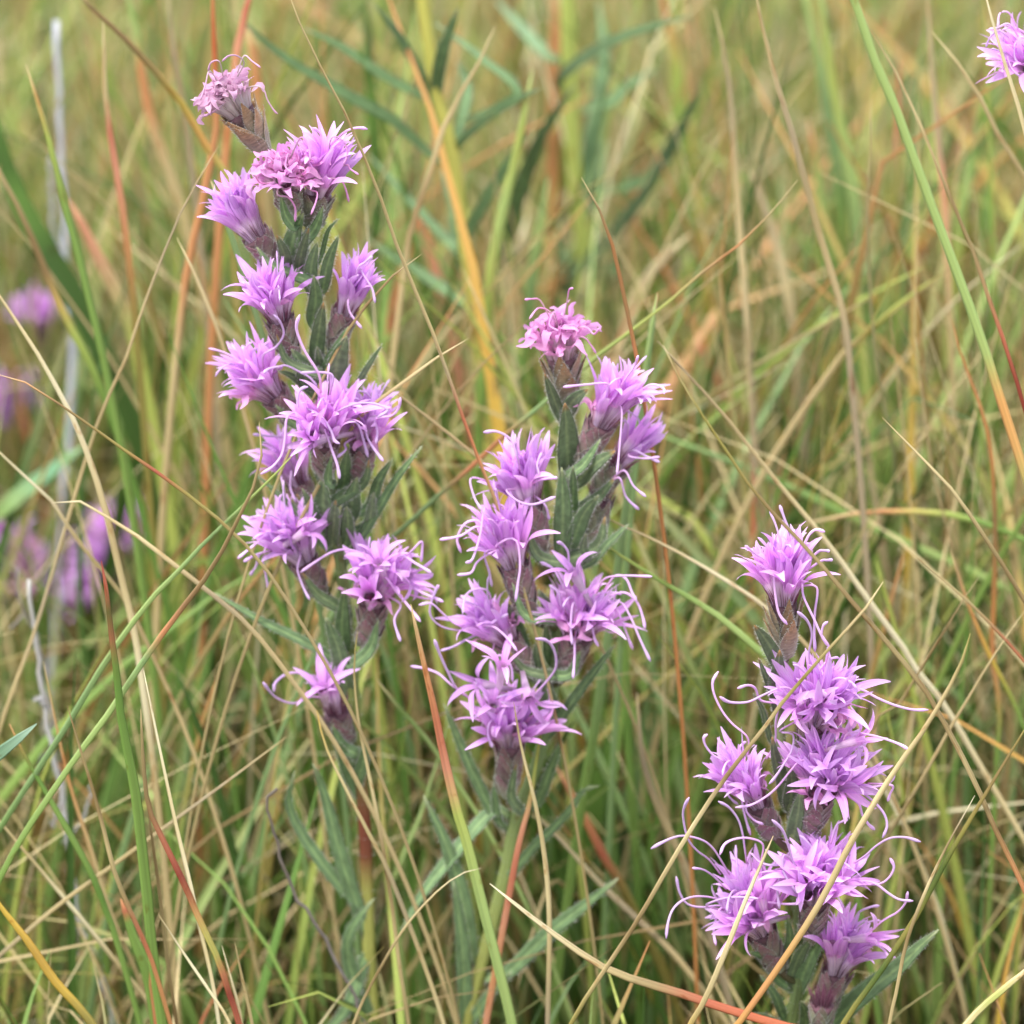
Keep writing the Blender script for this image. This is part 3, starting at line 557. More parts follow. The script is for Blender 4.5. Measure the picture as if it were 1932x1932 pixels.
for t, wd, mt in [([(1190,1320),(1185,1100),(1170,890)], 42, 't'), ([(1130,940),(1090,830),(1040,700)], 20, 't'), ([(1190,940),(1240,860),(1320,800)], 27, 't'), ([(1150,1860),(1160,1600),(1150,1310)], 32, 'l'), ([(1220,1600),(1225,1450),(1225,1300)], 18, 'l'),
                  ([(1220,1800),(1290,1620),(1390,1490)], 30, 'l'), ([(1250,1400),(1350,1300),(1500,1200)], 30, 't'), ([(1340,1930),(1460,1800),(1590,1680)], 18, 'l'), ([(1300,1900),(1290,1830),(1310,1740)], 18, 'l')]:
    MP.leaf(px('C', t), wd, M_LEAFT if mt == 't' else M_LEAF)
for t, wd in [([(940,1080),(860,800),(775,620)], 30), ([(1030,1200),(1000,1050),(980,900)], 22), ([(1060,990),(1050,880),(1045,780)], 18), ([(1110,830),(1060,700),(1000,560)], 26), ([(1060,1520),(1250,1250),(1400,1050),(1500,920)], 20),
              ([(990,1950),(1080,1720),(1150,1540)], 18), ([(1090,1350),(1060,1250),(1050,1130)], 26), ([(1030,1500),(1040,1400),(1090,1290)], 24)]:
    MP.leaf(px('D', t), wd)
for t, wd in [([(900,770),(760,480),(640,190)], 20), ([(910,770),(760,930),(560,1180),(410,1420)], 25), ([(800,1570),(740,1250),(650,950),(530,690)], 28), ([(960,1190),(1100,1000),(1300,800),(1400,660),(1480,640)], 17), ([(980,1660),(1200,1450),(1400,1290),(1590,1140)], 26),
              ([(760,1940),(740,1500),(690,1150)], 26), ([(940,830),(920,700),(920,610)], 16), ([(780,1932),(900,1760),(1010,1650)], 18)]:
    MP.leaf(px('q7', t), wd, dy0=-.001, dy1=-.008)

# ---- other blazing star plants of the meadow, out of focus or cut by the frame
TR = Plant('blazing_star', [(1975,150),(1985,420),(1985,900),(2000,1500),(2010,1932)], .07, 24, STEMC, 'purple blazing star head beside a pale straw and a thick green grass stalk', 'flower')
TR.head((1990,185), (1962,130), 0, .2, 14, 'm', 1.2, 1.0, 1.05, rs=3)
for t in [[(1850,70),(1800,75),(1790,150)], [(1850,130),(1790,150),(1740,160)], [(1800,170),(1750,200),(1725,255)], [(1820,180),(1840,300),(1870,380),(1932,430)], [(1890,230),(1880,300),(1900,350)]]: TR.style(px('q3', t), .3)
B3 = Plant('blazing_star', [(86,560),(92,640),(70,760),(60,900),(62,1100),(70,1300)], .42, 20, STEMC, 'blurred purple blazing star with two small heads behind the whitish dead stem', 'flower', hairs=False)
B3.head((100,660), (90,632), 0, .3, 9, 'm', 1, .8, .95, rs=1); B3.head((60,830), (46,800), 0, .3, 11, 'm', 1, .9, 1.1, rs=1)
B4 = Plant('blazing_star', [(275,980),(262,1060),(240,1130),(232,1190)], .36, 20, STEMC, 'blurred purple blazing star with several heads low behind crossing straws', 'flower', hairs=False)
for bs, mo in [((262,1065),(245,1035)), ((250,1110),(222,1090)), ((225,1165),(196,1145))]: B4.head(bs, mo, 0, .3, 10, 'm', 1.2, .9, 1.0, rs=1)
B5 = Plant('blazing_star', [(-5,1000),(5,1080),(10,1150)], .36, 20, STEMC, 'blurred pale purple blazing star low beside a thin grey dead twig', 'flower', hairs=False)
for bs, mo in [((4,1090),(10,1060)), ((10,1130),(34,1105))]: B5.head(bs, mo, 0, .3, 9, 'm', 1.2, .9, 1.0, rs=1)

YS = [(0, lin((196,190,88))), (.35, lin((198,192,92))), (.37, lin((150,110,50))), (.39, lin((198,192,92))), (.6, lin((206,200,104))), (.62, lin((130,80,50))), (.65, lin((204,202,106))), (1, lin((150,150,80)))]
B1 = Plant('blazing_star', px('q2', [(300,-400),(345,-150),(365,0),(400,250),(445,520),(520,800),(560,1050),(590,1300),(620,1500),(680,1932)]), .21, 27, YS, 'tall yellow-stemmed blazing star with narrow leaves, stem spotted brown, out of focus', 'flower', wtop=.9, hairs=False)
def L2(pl, t, wd, mt=None, d1=.0): pl.leaf(px('q2', t), wd*1.0, mt or M_LEAFB, dy0=0, dy1=d1, hairs=False, roll=rng.uniform(-.3, .3))
for t, wd, d in [([(580,1330),(700,1100),(850,850),(960,700)], 20, -.02), ([(550,800),(690,660),(900,530),(1010,480)], 15, -.03), ([(440,520),(470,300),(560,40)], 24, -.02), ([(395,480),(250,220),(100,20)], 18, -.02), ([(410,840),(200,650),(0,540),(-400,300),(-650,80)], 20, -.02),
                 ([(440,560),(170,420),(-100,240),(-300,150)], 18, .0), ([(880,510),(700,330),(550,210),(420,120)], 17, .02), ([(560,720),(600,560),(610,460),(550,330)], 20, .02), ([(560,1250),(500,1000),(480,900)], 20, .03), ([(600,1480),(540,1300),(520,1000)], 18, .02),
                 ([(600,1420),(350,1150),(60,830)], 18, .03), ([(610,1660),(420,1530),(60,1300)], 22, .02)]: L2(B1, t, wd, None, d)
B2 = Plant('blazing_star', px('q2', [(1130,-500),(1150,-100),(1160,300),(1170,560),(1195,1000),(1235,1300),(1270,1700),(1300,1932)]), .30, 32, [(0, lin((176,188,92))), (1, lin((180,184,92)))], 'leafy yellow-green blazing star stem behind the middle spike, very blurred', 'flower', wtop=.9, hairs=False)
for t, wd, mt, d in [([(1130,1560),(1350,1330),(1550,1080),(1690,860)], 24, None, -.08), ([(1600,960),(1750,740),(1890,450)], 26, M_LEAFD, -.04), ([(720,1640),(800,1300),(920,960),(1010,740),(1190,460)], 30, None, -.07), ([(1090,450),(1260,300),(1500,180),(1830,85)], 20, None, -.06),
                     ([(1400,1450),(1200,1450),(1050,1260)], 22, M_LEAFD, .02), ([(1240,1000),(1300,700),(1350,300),(1320,0)], 30, None, .04), ([(1380,560),(1500,450),(1640,370)], 20, None, .02), ([(1040,300),(900,150),(760,0)], 22, None, .05), ([(1240,1200),(1330,900),(1340,620)], 26, None, .04)]:
    L2(B2, t, wd, mt, d)

# ------------------------------------------------------------------ dead stem and twigs
def tangle(name, paths, Y, w_px, cols, label, cat):
    root = None
    for k, (nm, pts, f) in enumerate(paths):
        P = [at(a, b, min(Y, ground_y(a, b)-.01)) for a, b in pts]
        if k == 0:
            d = (P[-1]-P[-2]).normalized()
            while P[-1].z > -.004: d = (d*.7+Vector((0, 0, -1))*.3).normalized(); P.append(P[-1]+d*max(.006, min(.03, P[-1].z+.006)))
            root = obj(name, None); root.location = (P[-1].x, P[-1].y, 0); tag(root, label, cat)
        P = [p-root.location for p in catmull(P, 40)]; m = mpp(P[0]+root.location); n = len(P); r = random.Random(k)
        for i in range(n): P[i] += Vector((r.uniform(-1, 1), r.uniform(-1, 1), 0))*.0006
        v, F, u, c = tube(P, [w_px*f*m*.5*(.55+.45*i/n)*r.uniform(.85, 1.2) for i in range(n)], 8, cols)
        obj(nm, mesh(nm, v, F, [M_BLADE], u, c), root)
tangle('dead_plant', [('stem', [(104,40),(110,150),(112,250),(118,350),(122,480),(130,600),(137,700),(128,850),(112,1000),(108,1200),(95,1300)], 1), ('twig', [(122,480),(100,420),(96,300)], .4), ('twig', [(108,1150),(150,1080),(165,1040)], .4)],
       .27, 18, [(0, lin((206,206,214))), (.5, lin((198,198,210))), (1, lin((176,174,172)))], 'upright whitish weathered dead stem behind the grass', 'dead stem')
tangle('dead_plant', [('stem', px('q6', [(150,-480),(220,60),(235,200),(290,480),(340,700),(370,950),(400,1180),(440,1420),(520,1560),(590,1800),(610,1950)]), 1), ('twig', px('q6', [(235,200),(215,160),(190,170)]), .6), ('twig', px('q6', [(340,950),(430,850),(480,720),(490,640)]), .35), ('twig', px('q6', [(340,700),(300,800),(285,860)]), .5)],
       .09, 13, [(0, lin((190,185,180))), (.5, lin((205,203,206))), (1, lin((186,182,176)))], 'crooked flaking pale grey dead stem low in the grass', 'dead stem')
tangle('dead_twig', [('stem', px('q4', [(90,1150),(100,1290),(130,1400),(200,1530),(240,1700),(280,1932)]), 1), ('twig', px('q4', [(130,1400),(100,1440),(60,1480)]), .6)], .12, 6, [(0, lin((160,150,145))), (1, lin((170,162,158)))], 'thin bent grey dead twig beside blurred purple flowers', 'dead twig')
tangle('dead_twig', [('stem', px('q6', [(1500,655),(1460,680),(1450,760),(1490,900),(1530,1050),(1600,1240),(1710,1380)]), 1)], .03, 9, [(0, lin((120,108,98))), (1, lin((150,142,140)))], 'curled dark grey dead leaf stalk beside a bluish leaf', 'dead twig')

# ------------------------------------------------------------------ single grass blades traced one by one
TAN = lin((197,175,124)); TAN2 = lin((170,150,102)); STRAW = lin((222,202,150)); CREAM = lin((236,224,184)); BRN = lin((140,114,72)); OLV = lin((150,138,66)); ORG = lin((204,142,90)); RED = lin((188,106,78)); DRED = lin((128,44,34))
GR = lin((126,156,72)); GR2 = lin((102,138,56)); SAGE = lin((132,160,100)); LGR = lin((166,188,108)); YEL = lin((206,170,62)); YGR = lin((176,186,88)); GREY = lin((172,154,122)); PINK = lin((216,150,116)); DGR = lin((66,96,38))
def grad(*c):
    n = len(c)
    return [(i/(n-1), x) for i, x in enumerate(c)] if n > 1 else [(0, c[0]), (1, c[0])]
GROUPS = {'dry': ('thin straw-coloured dry blade among the crowded meadow grass', 'dry blades among the meadow grass'), 'green': ('slender green blade among the crowded meadow grass', 'green blades among the meadow grass'),
          'red': ('orange-red autumn-tinted blade among the crowded meadow grass', 'reddish blades among the meadow grass')}
NAMES = {'dry': 'dry_grass_blade', 'green': 'green_grass_blade', 'red': 'red_grass_blade'}
CN = {TAN: 'tan', TAN2: 'dull tan', STRAW: 'straw', CREAM: 'cream', BRN: 'brown', OLV: 'olive', ORG: 'orange', RED: 'red', DRED: 'dark red', GR: 'green', GR2: 'bright green', SAGE: 'sage', LGR: 'pale green', YEL: 'yellow', YGR: 'yellow-green', GREY: 'greyish', PINK: 'salmon', DGR: 'dark green'}
def cname(c): return CN[min(CN, key=lambda k: sum((a-b)**2 for a, b in zip(k, c)))]
MARKS = [((1490,1130),"the sharp spike's top"), ((1500,1420),'the sharp spike'), ((1500,1800),"the sharp spike's foot"), ((450,150),'the withered top head'), ((560,420),"the tall spike's upper heads"), ((620,780),'the tall spike'), ((640,1100),"the tall spike's lower heads"), ((690,1600),"the tall spike's foot"),
         ((1060,650),'the orange-bracted bud'), ((1060,950),"the orange-budded spike"), ((980,1300),"the orange-budded spike's lowest heads"), ((930,1700),"the orange-budded spike's foot"), ((112,300),'the whitish dead stem'), ((860,300),'the yellow spotted stem'), ((1080,350),'the blurred yellow-green stem'),
         ((1740,350),'the thick green stalk'), ((1890,760),'the dark red splitting blade'), ((190,1060),"the low purple flowers"), ((110,1550),'the flaking grey dead stem'), ((1700,1480),'the golden orange blade'), ((1650,1300),"the olive-tan blade"), ((1700,1830),"the sharp spike's long leaf"), ((60,650),"the two-headed purple flower")]
def describe(g, wd, cols, pts, Y):
    a, b = pts[0], pts[-1]; L_ = max(1, math.hypot(b[0]-a[0], b[1]-a[1])); dev = max(abs((b[0]-a[0])*(a[1]-p[1])-(a[0]-p[0])*(b[1]-a[1]))/L_ for p in pts)/L_
    sl = math.degrees(math.atan2(abs(b[1]-a[1]), abs(b[0]-a[0])+1e-6))
    wn = 'hair-thin' if wd < 6.5 else 'thin' if wd < 9 else 'slender' if wd < 14 else 'broad' if wd < 21 else 'wide'
    sh = ('curved ' if dev > .07 else '') + ('upright' if sl > 72 else 'slanting' if sl > 28 else 'sprawling')
    c = [cname(stops_at(cols, t)) for t in (0, .5, 1)]; m = pts[len(pts)//2]; mk = min(MARKS, key=lambda q: math.hypot(q[0][0]-m[0], q[0][1]-m[1])); dm = math.hypot(mk[0][0]-m[0], mk[0][1]-m[1])
    rel = 'near' if dm > 190 else 'beside' if dm > 90 else ('behind' if Y > .055 else 'by')
    col = f'{c[0]}-tipped {c[1]}' if c[0] != c[1] else c[0]
    for base in (' with '+c[2]+' base' if c[2] != c[1] else '', ''):
        t = f'{wn} {sh} {col} grass blade{base} {rel} {mk[1]}'
        if len(t.replace('-', ' ').split()) <= 16: break
    return t
def blade(pts, wd, Y, cols, label=None, g='dry', Yr=None, roll=None, thick=.35, tipw=.22, fold=.0, name=None, rootw=1.0):
    """pts tip -> root in pixels, wd = widest in px, Y plane of the tip (Yr of the root end)"""
    n = len(pts); P = []
    for i, (a, b) in enumerate(pts):
        y = Y + ((Yr if Yr is not None else Y)-Y)*(i/(n-1)); P.append(at(a, b, min(y, ground_y(a, b)-.006)))
    vis = sum((b-a).length for a, b in zip(P, P[1:])); d = (P[-1]-P[-2]).normalized(); ext = 0
    while P[-1].z > -.003 and len(P) < 60:
        d = (d*.78+Vector((0, .02, -1))*.22).normalized(); st = max(.006, min(.035, (P[-1].z+.006)/max(.15, -d.z))); P.append(P[-1]+d*st); ext += st
    f = vis/(vis+ext); m = mpp(P[0]); N_ = 30; P = catmull(P, N_); W = []
    for i in range(N_):
        t = i/(N_-1)/f; W.append(wd*m*(tipw+(1-tipw)*min(1, t*1.9)**.75)*(1 if t < 1 else rootw))
    W[0] *= .35
    root = Vector((P[-1].x, P[-1].y, 0)); cs = [(a*f, c) for a, c in cols] + [(1.001, cols[-1][1])]
    jr = random.Random(int(pts[0][0]*7+pts[0][1]))
    v, F, u, c = strip([p-root for p in P], W, Vector((0, -1, .35)), 8, thick, fold, jr.uniform(-.4, .4) if roll is None else roll, cols=cs, rolls=jr.uniform(-.6, .6))
    nm = name or NAMES[g]
    o = obj(nm, mesh(nm, v, F, [M_BLADE], u, c)); o.location = root
    if label: tag(o, label, 'grass')
    else: tag(o, describe(g, wd, cols, [p for p in pts if 0 <= p[0] <= NPX and 0 <= p[1] <= NPX] or pts, Y), 'grass', GROUPS[g][1])
    return o

# in front of or between the flower spikes
st = blade([(1560,-170),(1590,-60),(1612,0),(1643,97),(1681,181),(1723,295),(1775,434),(1834,590),(1862,671),(1890,760),(1932,890),(1990,1080),(2040,1300)], 20, -.015,
      [(0, LGR), (.32, LGR), (.34, ORG), (.36, LGR), (.45, LGR), (.46, lin((214,170,100))), (.48, LGR), (.56, LGR), (.60, lin((220,160,90))), (.72, lin((214,164,96))), (.76, LGR), (1, LGR)], 'thick pale green grass stalk with orange streaks', 'green', thick=.8, name='grass_stalk', tipw=.8)
blade(px('q3', [(1098,158),(1140,220),(1230,380),(1400,750),(1520,1050),(1650,1350),(1750,1650),(1850,1932),(1940,2240),(2010,2500)]), 8, -.016, grad(BRN, STRAW, TAN, BRN, TAN2, RED, DRED, DRED), 'narrow dry blade turning dark red, splitting off the thick green stalk', tipw=.35)
blade(px('q5', [(-30,-60),(0,20),(150,270),(330,540),(480,760),(670,960),(850,1160),(1050,1400),(1250,1630),(1450,1900)])+px('q8', [(1540,380),(1660,600),(1750,820),(1850,1020),(1932,1200),(2050,1450)]), 10, -.028,
      grad(STRAW, OLV, OLV, BRN, TAN2, BRN, TAN2, BRN, TAN, BRN, ORG, RED), 'long arching olive-tan dry blade over the top flower head of the sharp spike')
blade(px('q5', [(-60,-80),(30,20),(300,320),(560,650),(850,1000),(1100,1350),(1350,1690)])+px('q8', [(1340,0),(1500,200),(1700,540),(1932,930),(2050,1150)]), 12, .06, grad(GREY, TAN, STRAW, CREAM, CREAM, STRAW, STRAW), 'broad cream straw running diagonally behind the sharp spike')
blade([(1666,1098),(1629,1153),(1556,1233),(1469,1334),(1442,1373),(1376,1457),(1312,1552),(1254,1648),(1202,1738),(1143,1827),(1077,1932)], 9, -.030, grad(STRAW, TAN, OLV, TAN, BRN, STRAW, TAN, BRN, TAN, OLV), 'straight tan blade slanting across the upper heads of the sharp spike', tipw=.45)
blade([(1459,1577),(1410,1691),(1364,1807),(1329,1888),(1303,1932),(1280,1990)], 11, -.034, grad(TAN, CREAM, STRAW, TAN, YEL), 'short straw-yellow blade in front of the lower left head of the sharp spike', tipw=.3)
blade([(1831,1195),(1810,1261),(1775,1324),(1746,1373),(1679,1468),(1607,1587),(1549,1700),(1477,1813),(1393,1932),(1350,1990)], 13, -.036, grad(OLV, TAN, TAN, STRAW, TAN, TAN, lin((206,156,90)), ORG, YEL), 'golden orange blade slanting across the lower heads of the sharp spike', tipw=.35)
blade([(924,1667),(990,1720),(1049,1765),(1136,1824),(1205,1851),(1274,1871),(1332,1891),(1404,1914),(1480,1936),(1580,1962)], 17, -.022, [(0, CREAM), (.35, TAN), (.5, TAN2), (.62, RED), (.8, lin((214,120,80))), (1, RED)], 'low blade turning from straw to salmon red under the sharp spike', 'red', tipw=.2)
blade(px('q8', [(1960,290),(1932,340),(1700,720),(1500,1060),(1350,1340),(1150,1650),(950,1932)]), 11, -.03, grad(OLV, BRN, OLV, DGR, OLV, DGR, OLV), 'olive-brown blade crossing the long leaf of the sharp spike', 'green')
blade(px('q8', [(1665,690),(1500,990),(1380,1250),(1290,1500),(1240,1750),(1200,1932)]), 7, -.034, grad(CREAM, BRN, STRAW, BRN, TAN, TAN), 'thin bent straw blade crossing the long leaf of the sharp spike')
blade(px('q8', [(2050,1540),(1932,1650),(1800,1760),(1620,1932)]), 13, -.03, grad(TAN, STRAW, YGR, STRAW), 'short stout straw-green blade low beside the bent straws', 'green')
for t, wd, Y, c, g in [
  (px('q5', [(1932,1390),(1750,1660),(1590,1930)])+px('q8', [(1550,290),(1390,580),(1200,900),(1050,1150)]), 7, .03, grad(STRAW, TAN, TAN, TAN2, TAN2), 'dry'),
  (px('q5', [(1160,335),(1350,530),(1550,740),(1700,960),(1800,1110),(1932,1330),(2050,1550)]), 8, .02, grad(TAN, STRAW, TAN2, BRN, TAN2), 'dry'),
  (px('q5', [(1540,-200),(1590,0),(1680,230),(1750,500),(1775,900),(1770,1300),(1760,1600),(1800,1932)])+px('q8', [(1790,400)]), 10, .09, grad(lin((190,130,70)), ORG, lin((190,130,70)), BRN, lin((190,130,70)), ORG, GR), 'red'),
  (px('q5', [(1280,1030),(1400,1140),(1600,1310),(1800,1510),(1932,1660),(2050,1800)]), 6, .03, grad(STRAW, TAN, TAN2, RED, ORG), 'dry'),
  (px('q5', [(1530,1050),(1600,1270),(1680,1480),(1750,1640),(1900,1940)]), 8, .07, grad(TAN, ORG, YEL, GR), 'red'),
  (px('q5', [(1690,1200),(1600,1330),(1480,1530),(1360,1720),(1250,1900)])+px('q8', [(1150,250),(1050,500)]), 5, .04, grad(TAN, BRN, TAN2, BRN), 'dry'),
  (px('q5', [(1560,-300),(1550,0),(1555,600),(1555,1050),(1570,1500),(1560,1932)]), 19, .22, grad(LGR, SAGE, SAGE, GR), 'green'),
  (px('q5', [(940,-150),(970,0),(1060,350),(1110,700),(1160,1000),(1220,1400),(1280,1620),(1340,1900)]), 13, .17, grad(GREY, TAN, GREY, TAN2, GREY), 'dry'),
  (px('q5', [(420,-300),(430,0),(450,300),(460,600),(460,1000),(440,1350),(410,1500),(400,1932)]), 12, .15, [(0, TAN), (.4, GREY), (.46, RED), (.75, ORG), (.8, GR), (1, GR)], 'red'),
  (px('q5', [(-300,330),(0,450),(400,600),(800,780),(1200,980),(1600,1150),(1932,1320),(2150,1450)]), 17, .16, grad(GR, SAGE, GR, LGR, GR2), 'green'),
  (px('q5', [(640,945),(700,930),(900,880),(1100,850),(1400,850),(1650,890),(1932,1000),(2150,1150)]), 12, .12, grad(TAN2, TAN, ORG, YGR, GR, GR, GR), 'green'),
  ([(1130,1018),(1172,1049),(1261,1105),(1348,1157),(1435,1230),(1500,1290),(1540,1400)], 13, .05, grad(YGR, GR, LGR, GR, GR), 'green'),
  ([(1120,965),(1140,978),(1202,1003),(1289,1047),(1376,1099),(1433,1137),(1520,1215),(1580,1300)], 8, .05, grad(TAN, STRAW, CREAM, TAN, TAN), 'dry'),
  ([(1505,340),(1420,440),(1330,510),(1250,580),(1190,625),(1114,682),(1033,755),(958,816),(900,871),(828,934),(756,1001),(690,1060),(640,1140)], 9, .075, [(0, TAN), (.1, TAN2), (.14, ORG), (.22, TAN2), (.3, YGR), (.55, SAGE), (.6, GR), (.63, RED), (.72, ORG), (.76, SAGE), (1, SAGE)], 'green'),
  ([(535,-40),(543,0),(572,56),(609,134),(648,207),(687,295),(726,394),(752,473),(788,559),(827,654),(856,738),(885,820),(900,859),(940,960)], 7.5, .03, [(0, TAN), (.35, TAN2), (.7, TAN), (.76, GREY), (.8, RED), (.95, ORG), (1, TAN2)], 'dry'),
  ([(883,639),(813,682),(744,735),(690,775),(650,830)], 7, .04, grad(STRAW, TAN, TAN2), 'dry'),
  ([(700,705),(727,726),(785,770),(842,815),(900,862),(960,930)], 6, .06, grad(STRAW, TAN, TAN), 'dry'),
  ([(-20,702),(24,704),(62,733),(121,768),(174,806),(243,855),(295,890),(347,928),(399,969),(451,1015),(520,1100)], 7, .015, [(0, STRAW), (.06, STRAW), (.12, ORG), (.22, BRN), (.48, OLV), (.52, RED), (.58, DRED), (.62, OLV), (1, TAN2)], 'dry'),
  ([(-40,500),(0,560),(40,620),(73,671),(132,778),(163,851),(191,935),(208,1000),(226,1080),(243,1146),(257,1212),(274,1330),(290,1450)], 13, .05, grad(TAN, STRAW, CREAM, STRAW, TAN, STRAW, CREAM, TAN), 'dry'),
  (px('q4', [(-80,450),(0,530),(150,670),(280,790),(350,900),(480,1080),(640,1270),(760,1480)]), 8, .06, grad(STRAW, CREAM, TAN, TAN2, TAN), 'dry'),
  (px('q4', [(285,800),(320,767),(370,760),(500,830),(650,920),(800,1020),(960,1150),(1080,1240),(1300,1420),(1400,1520)]), 9, .03, grad(CREAM, TAN, STRAW, TAN, GREY, TAN), 'dry'),
  ([(560,850),(521,893),(451,962),(382,1028),(347,1067),(295,1119),(243,1185),(191,1261),(122,1376),(69,1456),(0,1563),(-50,1650)], 12, .02, grad(YGR, SAGE, LGR, SAGE, SAGE, GR), 'green'),
  ([(489,797),(495,844),(483,907),(451,976),(410,1056),(375,1108),(347,1143),(295,1212),(243,1289),(194,1362),(149,1421),(87,1511),(35,1591),(-10,1680)], 12, .0, [(0, TAN), (.2, BRN), (.36, BRN), (.40, RED), (.44, ORG), (.47, SAGE), (.6, LGR), (1, GR)], 'green'),
  ([(413,274),(347,389),(302,496),(264,597),(240,671),(205,747),(180,810),(156,886),(121,1004),(97,1087),(62,1202),(10,1342),(-20,1450)], 8, .07, grad(TAN, GREY, TAN, TAN2, TAN, GREY, TAN, TAN2), 'dry'),
  ([(191,1058),(201,1115),(212,1212),(222,1282),(226,1338),(243,1428),(257,1504),(267,1591),(278,1695),(288,1799),(306,1932)], 21, -.005, [(0, DRED), (.06, RED), (.12, DGR), (.19, RED), (.22, GR2), (.5, GR), (1, GR)], 'green'),
  ([(271,1265),(288,1348),(309,1449),(333,1560),(358,1664),(378,1754),(399,1844),(413,1932)], 9, -.012, grad(CREAM, CREAM, STRAW, CREAM, STRAW, CREAM), 'dry'),
  (px('q6', [(765,220),(780,520),(810,760),(900,960),(1010,1190),(1090,1380),(1180,1570),(1250,1780),(1300,1932)]), 14, -.014, [(0, TAN2), (.3, BRN), (.42, RED), (.55, DRED), (.62, ORG), (.75, YGR), (.85, RED), (.92, DRED), (1, RED)], 'red'),
  (px('q6', [(365,200),(440,450),(510,680),(570,900),(620,1100),(700,1300),(790,1500),(860,1700)]), 10, -.006, grad(BRN, TAN2, BRN, TAN, TAN2, RED, ORG), 'dry'),
  (px('q6', [(50,300),(150,500),(260,690),(380,900),(500,1120),(570,1300),(640,1500)]), 13, .02, grad(ORG, GR2, GR, GR, GR2, GR), 'green'),
  (px('q6', [(655,1250),(690,1350),(720,1450),(800,1650),(850,1932)]), 24, .01, [(0, ORG), (.12, RED), (.16, GR), (1, GR)], 'green'),
  (px('q6', [(-60,1180),(0,1290),(150,1480),(300,1700),(500,1932)]), 17, -.01, grad(YEL, YEL, lin((190,150,60)), YEL, OLV), 'red'),
  (px('q6', [(770,500),(830,950),(870,1250),(910,1600),(960,1932)]), 7, .0, grad(TAN, BRN, TAN2, BRN), 'dry'),
  (px('q6', [(860,1335),(1000,1550),(1150,1770),(1250,1932)]), 6, -.02, grad(TAN2, CREAM, STRAW), 'dry'),
  (px('q6', [(1205,1505),(1260,1700),(1300,1850),(1320,1960)]), 5, -.01, grad(CREAM, STRAW), 'dry'),
  (px('q6', [(1275,1485),(1330,1750),(1370,1932)]), 6, -.01, grad(TAN2, TAN), 'dry'),
  (px('q6', [(1560,370),(1200,640),(900,860),(600,1080),(300,1300),(0,1560),(-100,1660)]), 8, .025, grad(TAN, GREY, TAN2, TAN, GREY), 'dry'),
  (px('q6', [(-50,770),(30,870),(250,1130),(450,1370),(650,1620),(850,1880)]), 10, .03, grad(STRAW, TAN, CREAM, TAN, STRAW), 'dry'),
  (px('q6', [(235,-40),(330,420),(400,700),(500,1000),(600,1320),(750,1680)]), 8, .04, grad(TAN, lin((196,140,84)), TAN, TAN2), 'dry'),
  ([(675,1188),(668,1261),(677,1365),(698,1469),(716,1563),(726,1622),(740,1712),(754,1824),(771,1932)], 8, .018, grad(OLV, TAN, STRAW, BRN, TAN, TAN2), 'dry'),
  ([(598,1340),(614,1407),(657,1497),(702,1584),(729,1636),(764,1723),(799,1817),(837,1932)], 10, .012, grad(YEL, STRAW, TAN, GREY, TAN, STRAW), 'dry'),
  (px('q7', [(1020,180),(1060,420),(1130,700),(1175,930),(1205,1180),(1215,1450),(1205,1932)]), 10, .005, grad(BRN, STRAW, TAN, STRAW, TAN, GREY), 'dry'),
  ([(775,1140),(797,1240),(820,1341),(837,1424),(861,1525),(882,1594),(910,1706),(938,1817),(966,1932)], 20, .006, [(0, TAN), (.15, ORG), (.3, RED), (.42, PINK), (.47, YGR), (.7, LGR), (1, LGR)], 'green'),
  (px('q7', [(1180,280),(1140,520),(1110,720),(1050,950),(990,1270),(930,1600),(870,1932)]), 13, .03, grad(OLV, YGR, PINK, RED, PINK, ORG, PINK), 'red'),
  (px('q7', [(845,1085),(760,1105),(640,1180),(500,1320),(400,1450),(300,1620),(230,1750),(150,1932)]), 5.5, -.005, grad(CREAM, STRAW, TAN, BRN, TAN), 'dry'),
  ([(1239,555),(1218,690),(1195,850),(1175,1000),(1139,1261),(1118,1400),(1094,1539),(1077,1660),(1059,1782),(1048,1886)], 19, .075, grad(LGR, SAGE, SAGE, SAGE, GR, GR, GR), 'green'),
  (px('q7', [(1600,-700),(1620,-300),(1630,0),(1650,500),(1690,1100),(1695,1300)]), 17, .10, grad(LGR, GR, GR2, GR, GR2), 'green'),
  (px('q7', [(1690,130),(1720,480),(1800,740),(1900,960),(2000,1200)]), 15, .06, grad(STRAW, GREY, TAN, GREY), 'dry'),
  (px('q7', [(1250,530),(1400,800),(1520,1040),(1640,1240)]), 17, .09, grad(PINK, ORG, RED, OLV), 'red'),
  (px('q7', [(1140,800),(1300,960),(1500,1180),(1700,1370),(1932,1600)]), 12, .055, grad(GREY, STRAW, GREY, TAN), 'dry'),
  (px('q7', [(270,50),(400,220),(560,400)]), 9, .06, grad(STRAW, GR, LGR), 'green'),
  (px('q1', [(1150,-200),(1155,0),(1165,300),(1180,650),(1150,850),(1090,1150),(1020,1450),(960,1932)]), 15, .14, grad(ORG, lin((206,110,60)), ORG, ORG, ORG, TAN), 'red'),
  (px('q1', [(1400,-150),(1350,0),(1290,270),(1270,420)]), 16, .18, grad(RED, RED, PINK, ORG), 'red'),
  (px('q1', [(1330,100),(1380,300),(1400,520),(1420,700)]), 22, .25, grad(TAN, ORG, ORG, TAN2), 'red'),
  (px('q1', [(330,-120),(450,0),(650,180),(830,370),(1000,580),(1120,790),(1180,880),(1260,1020)]), 14, .14, grad(TAN, BRN, BRN, BRN, OLV, YEL, ORG, YGR), 'dry'),
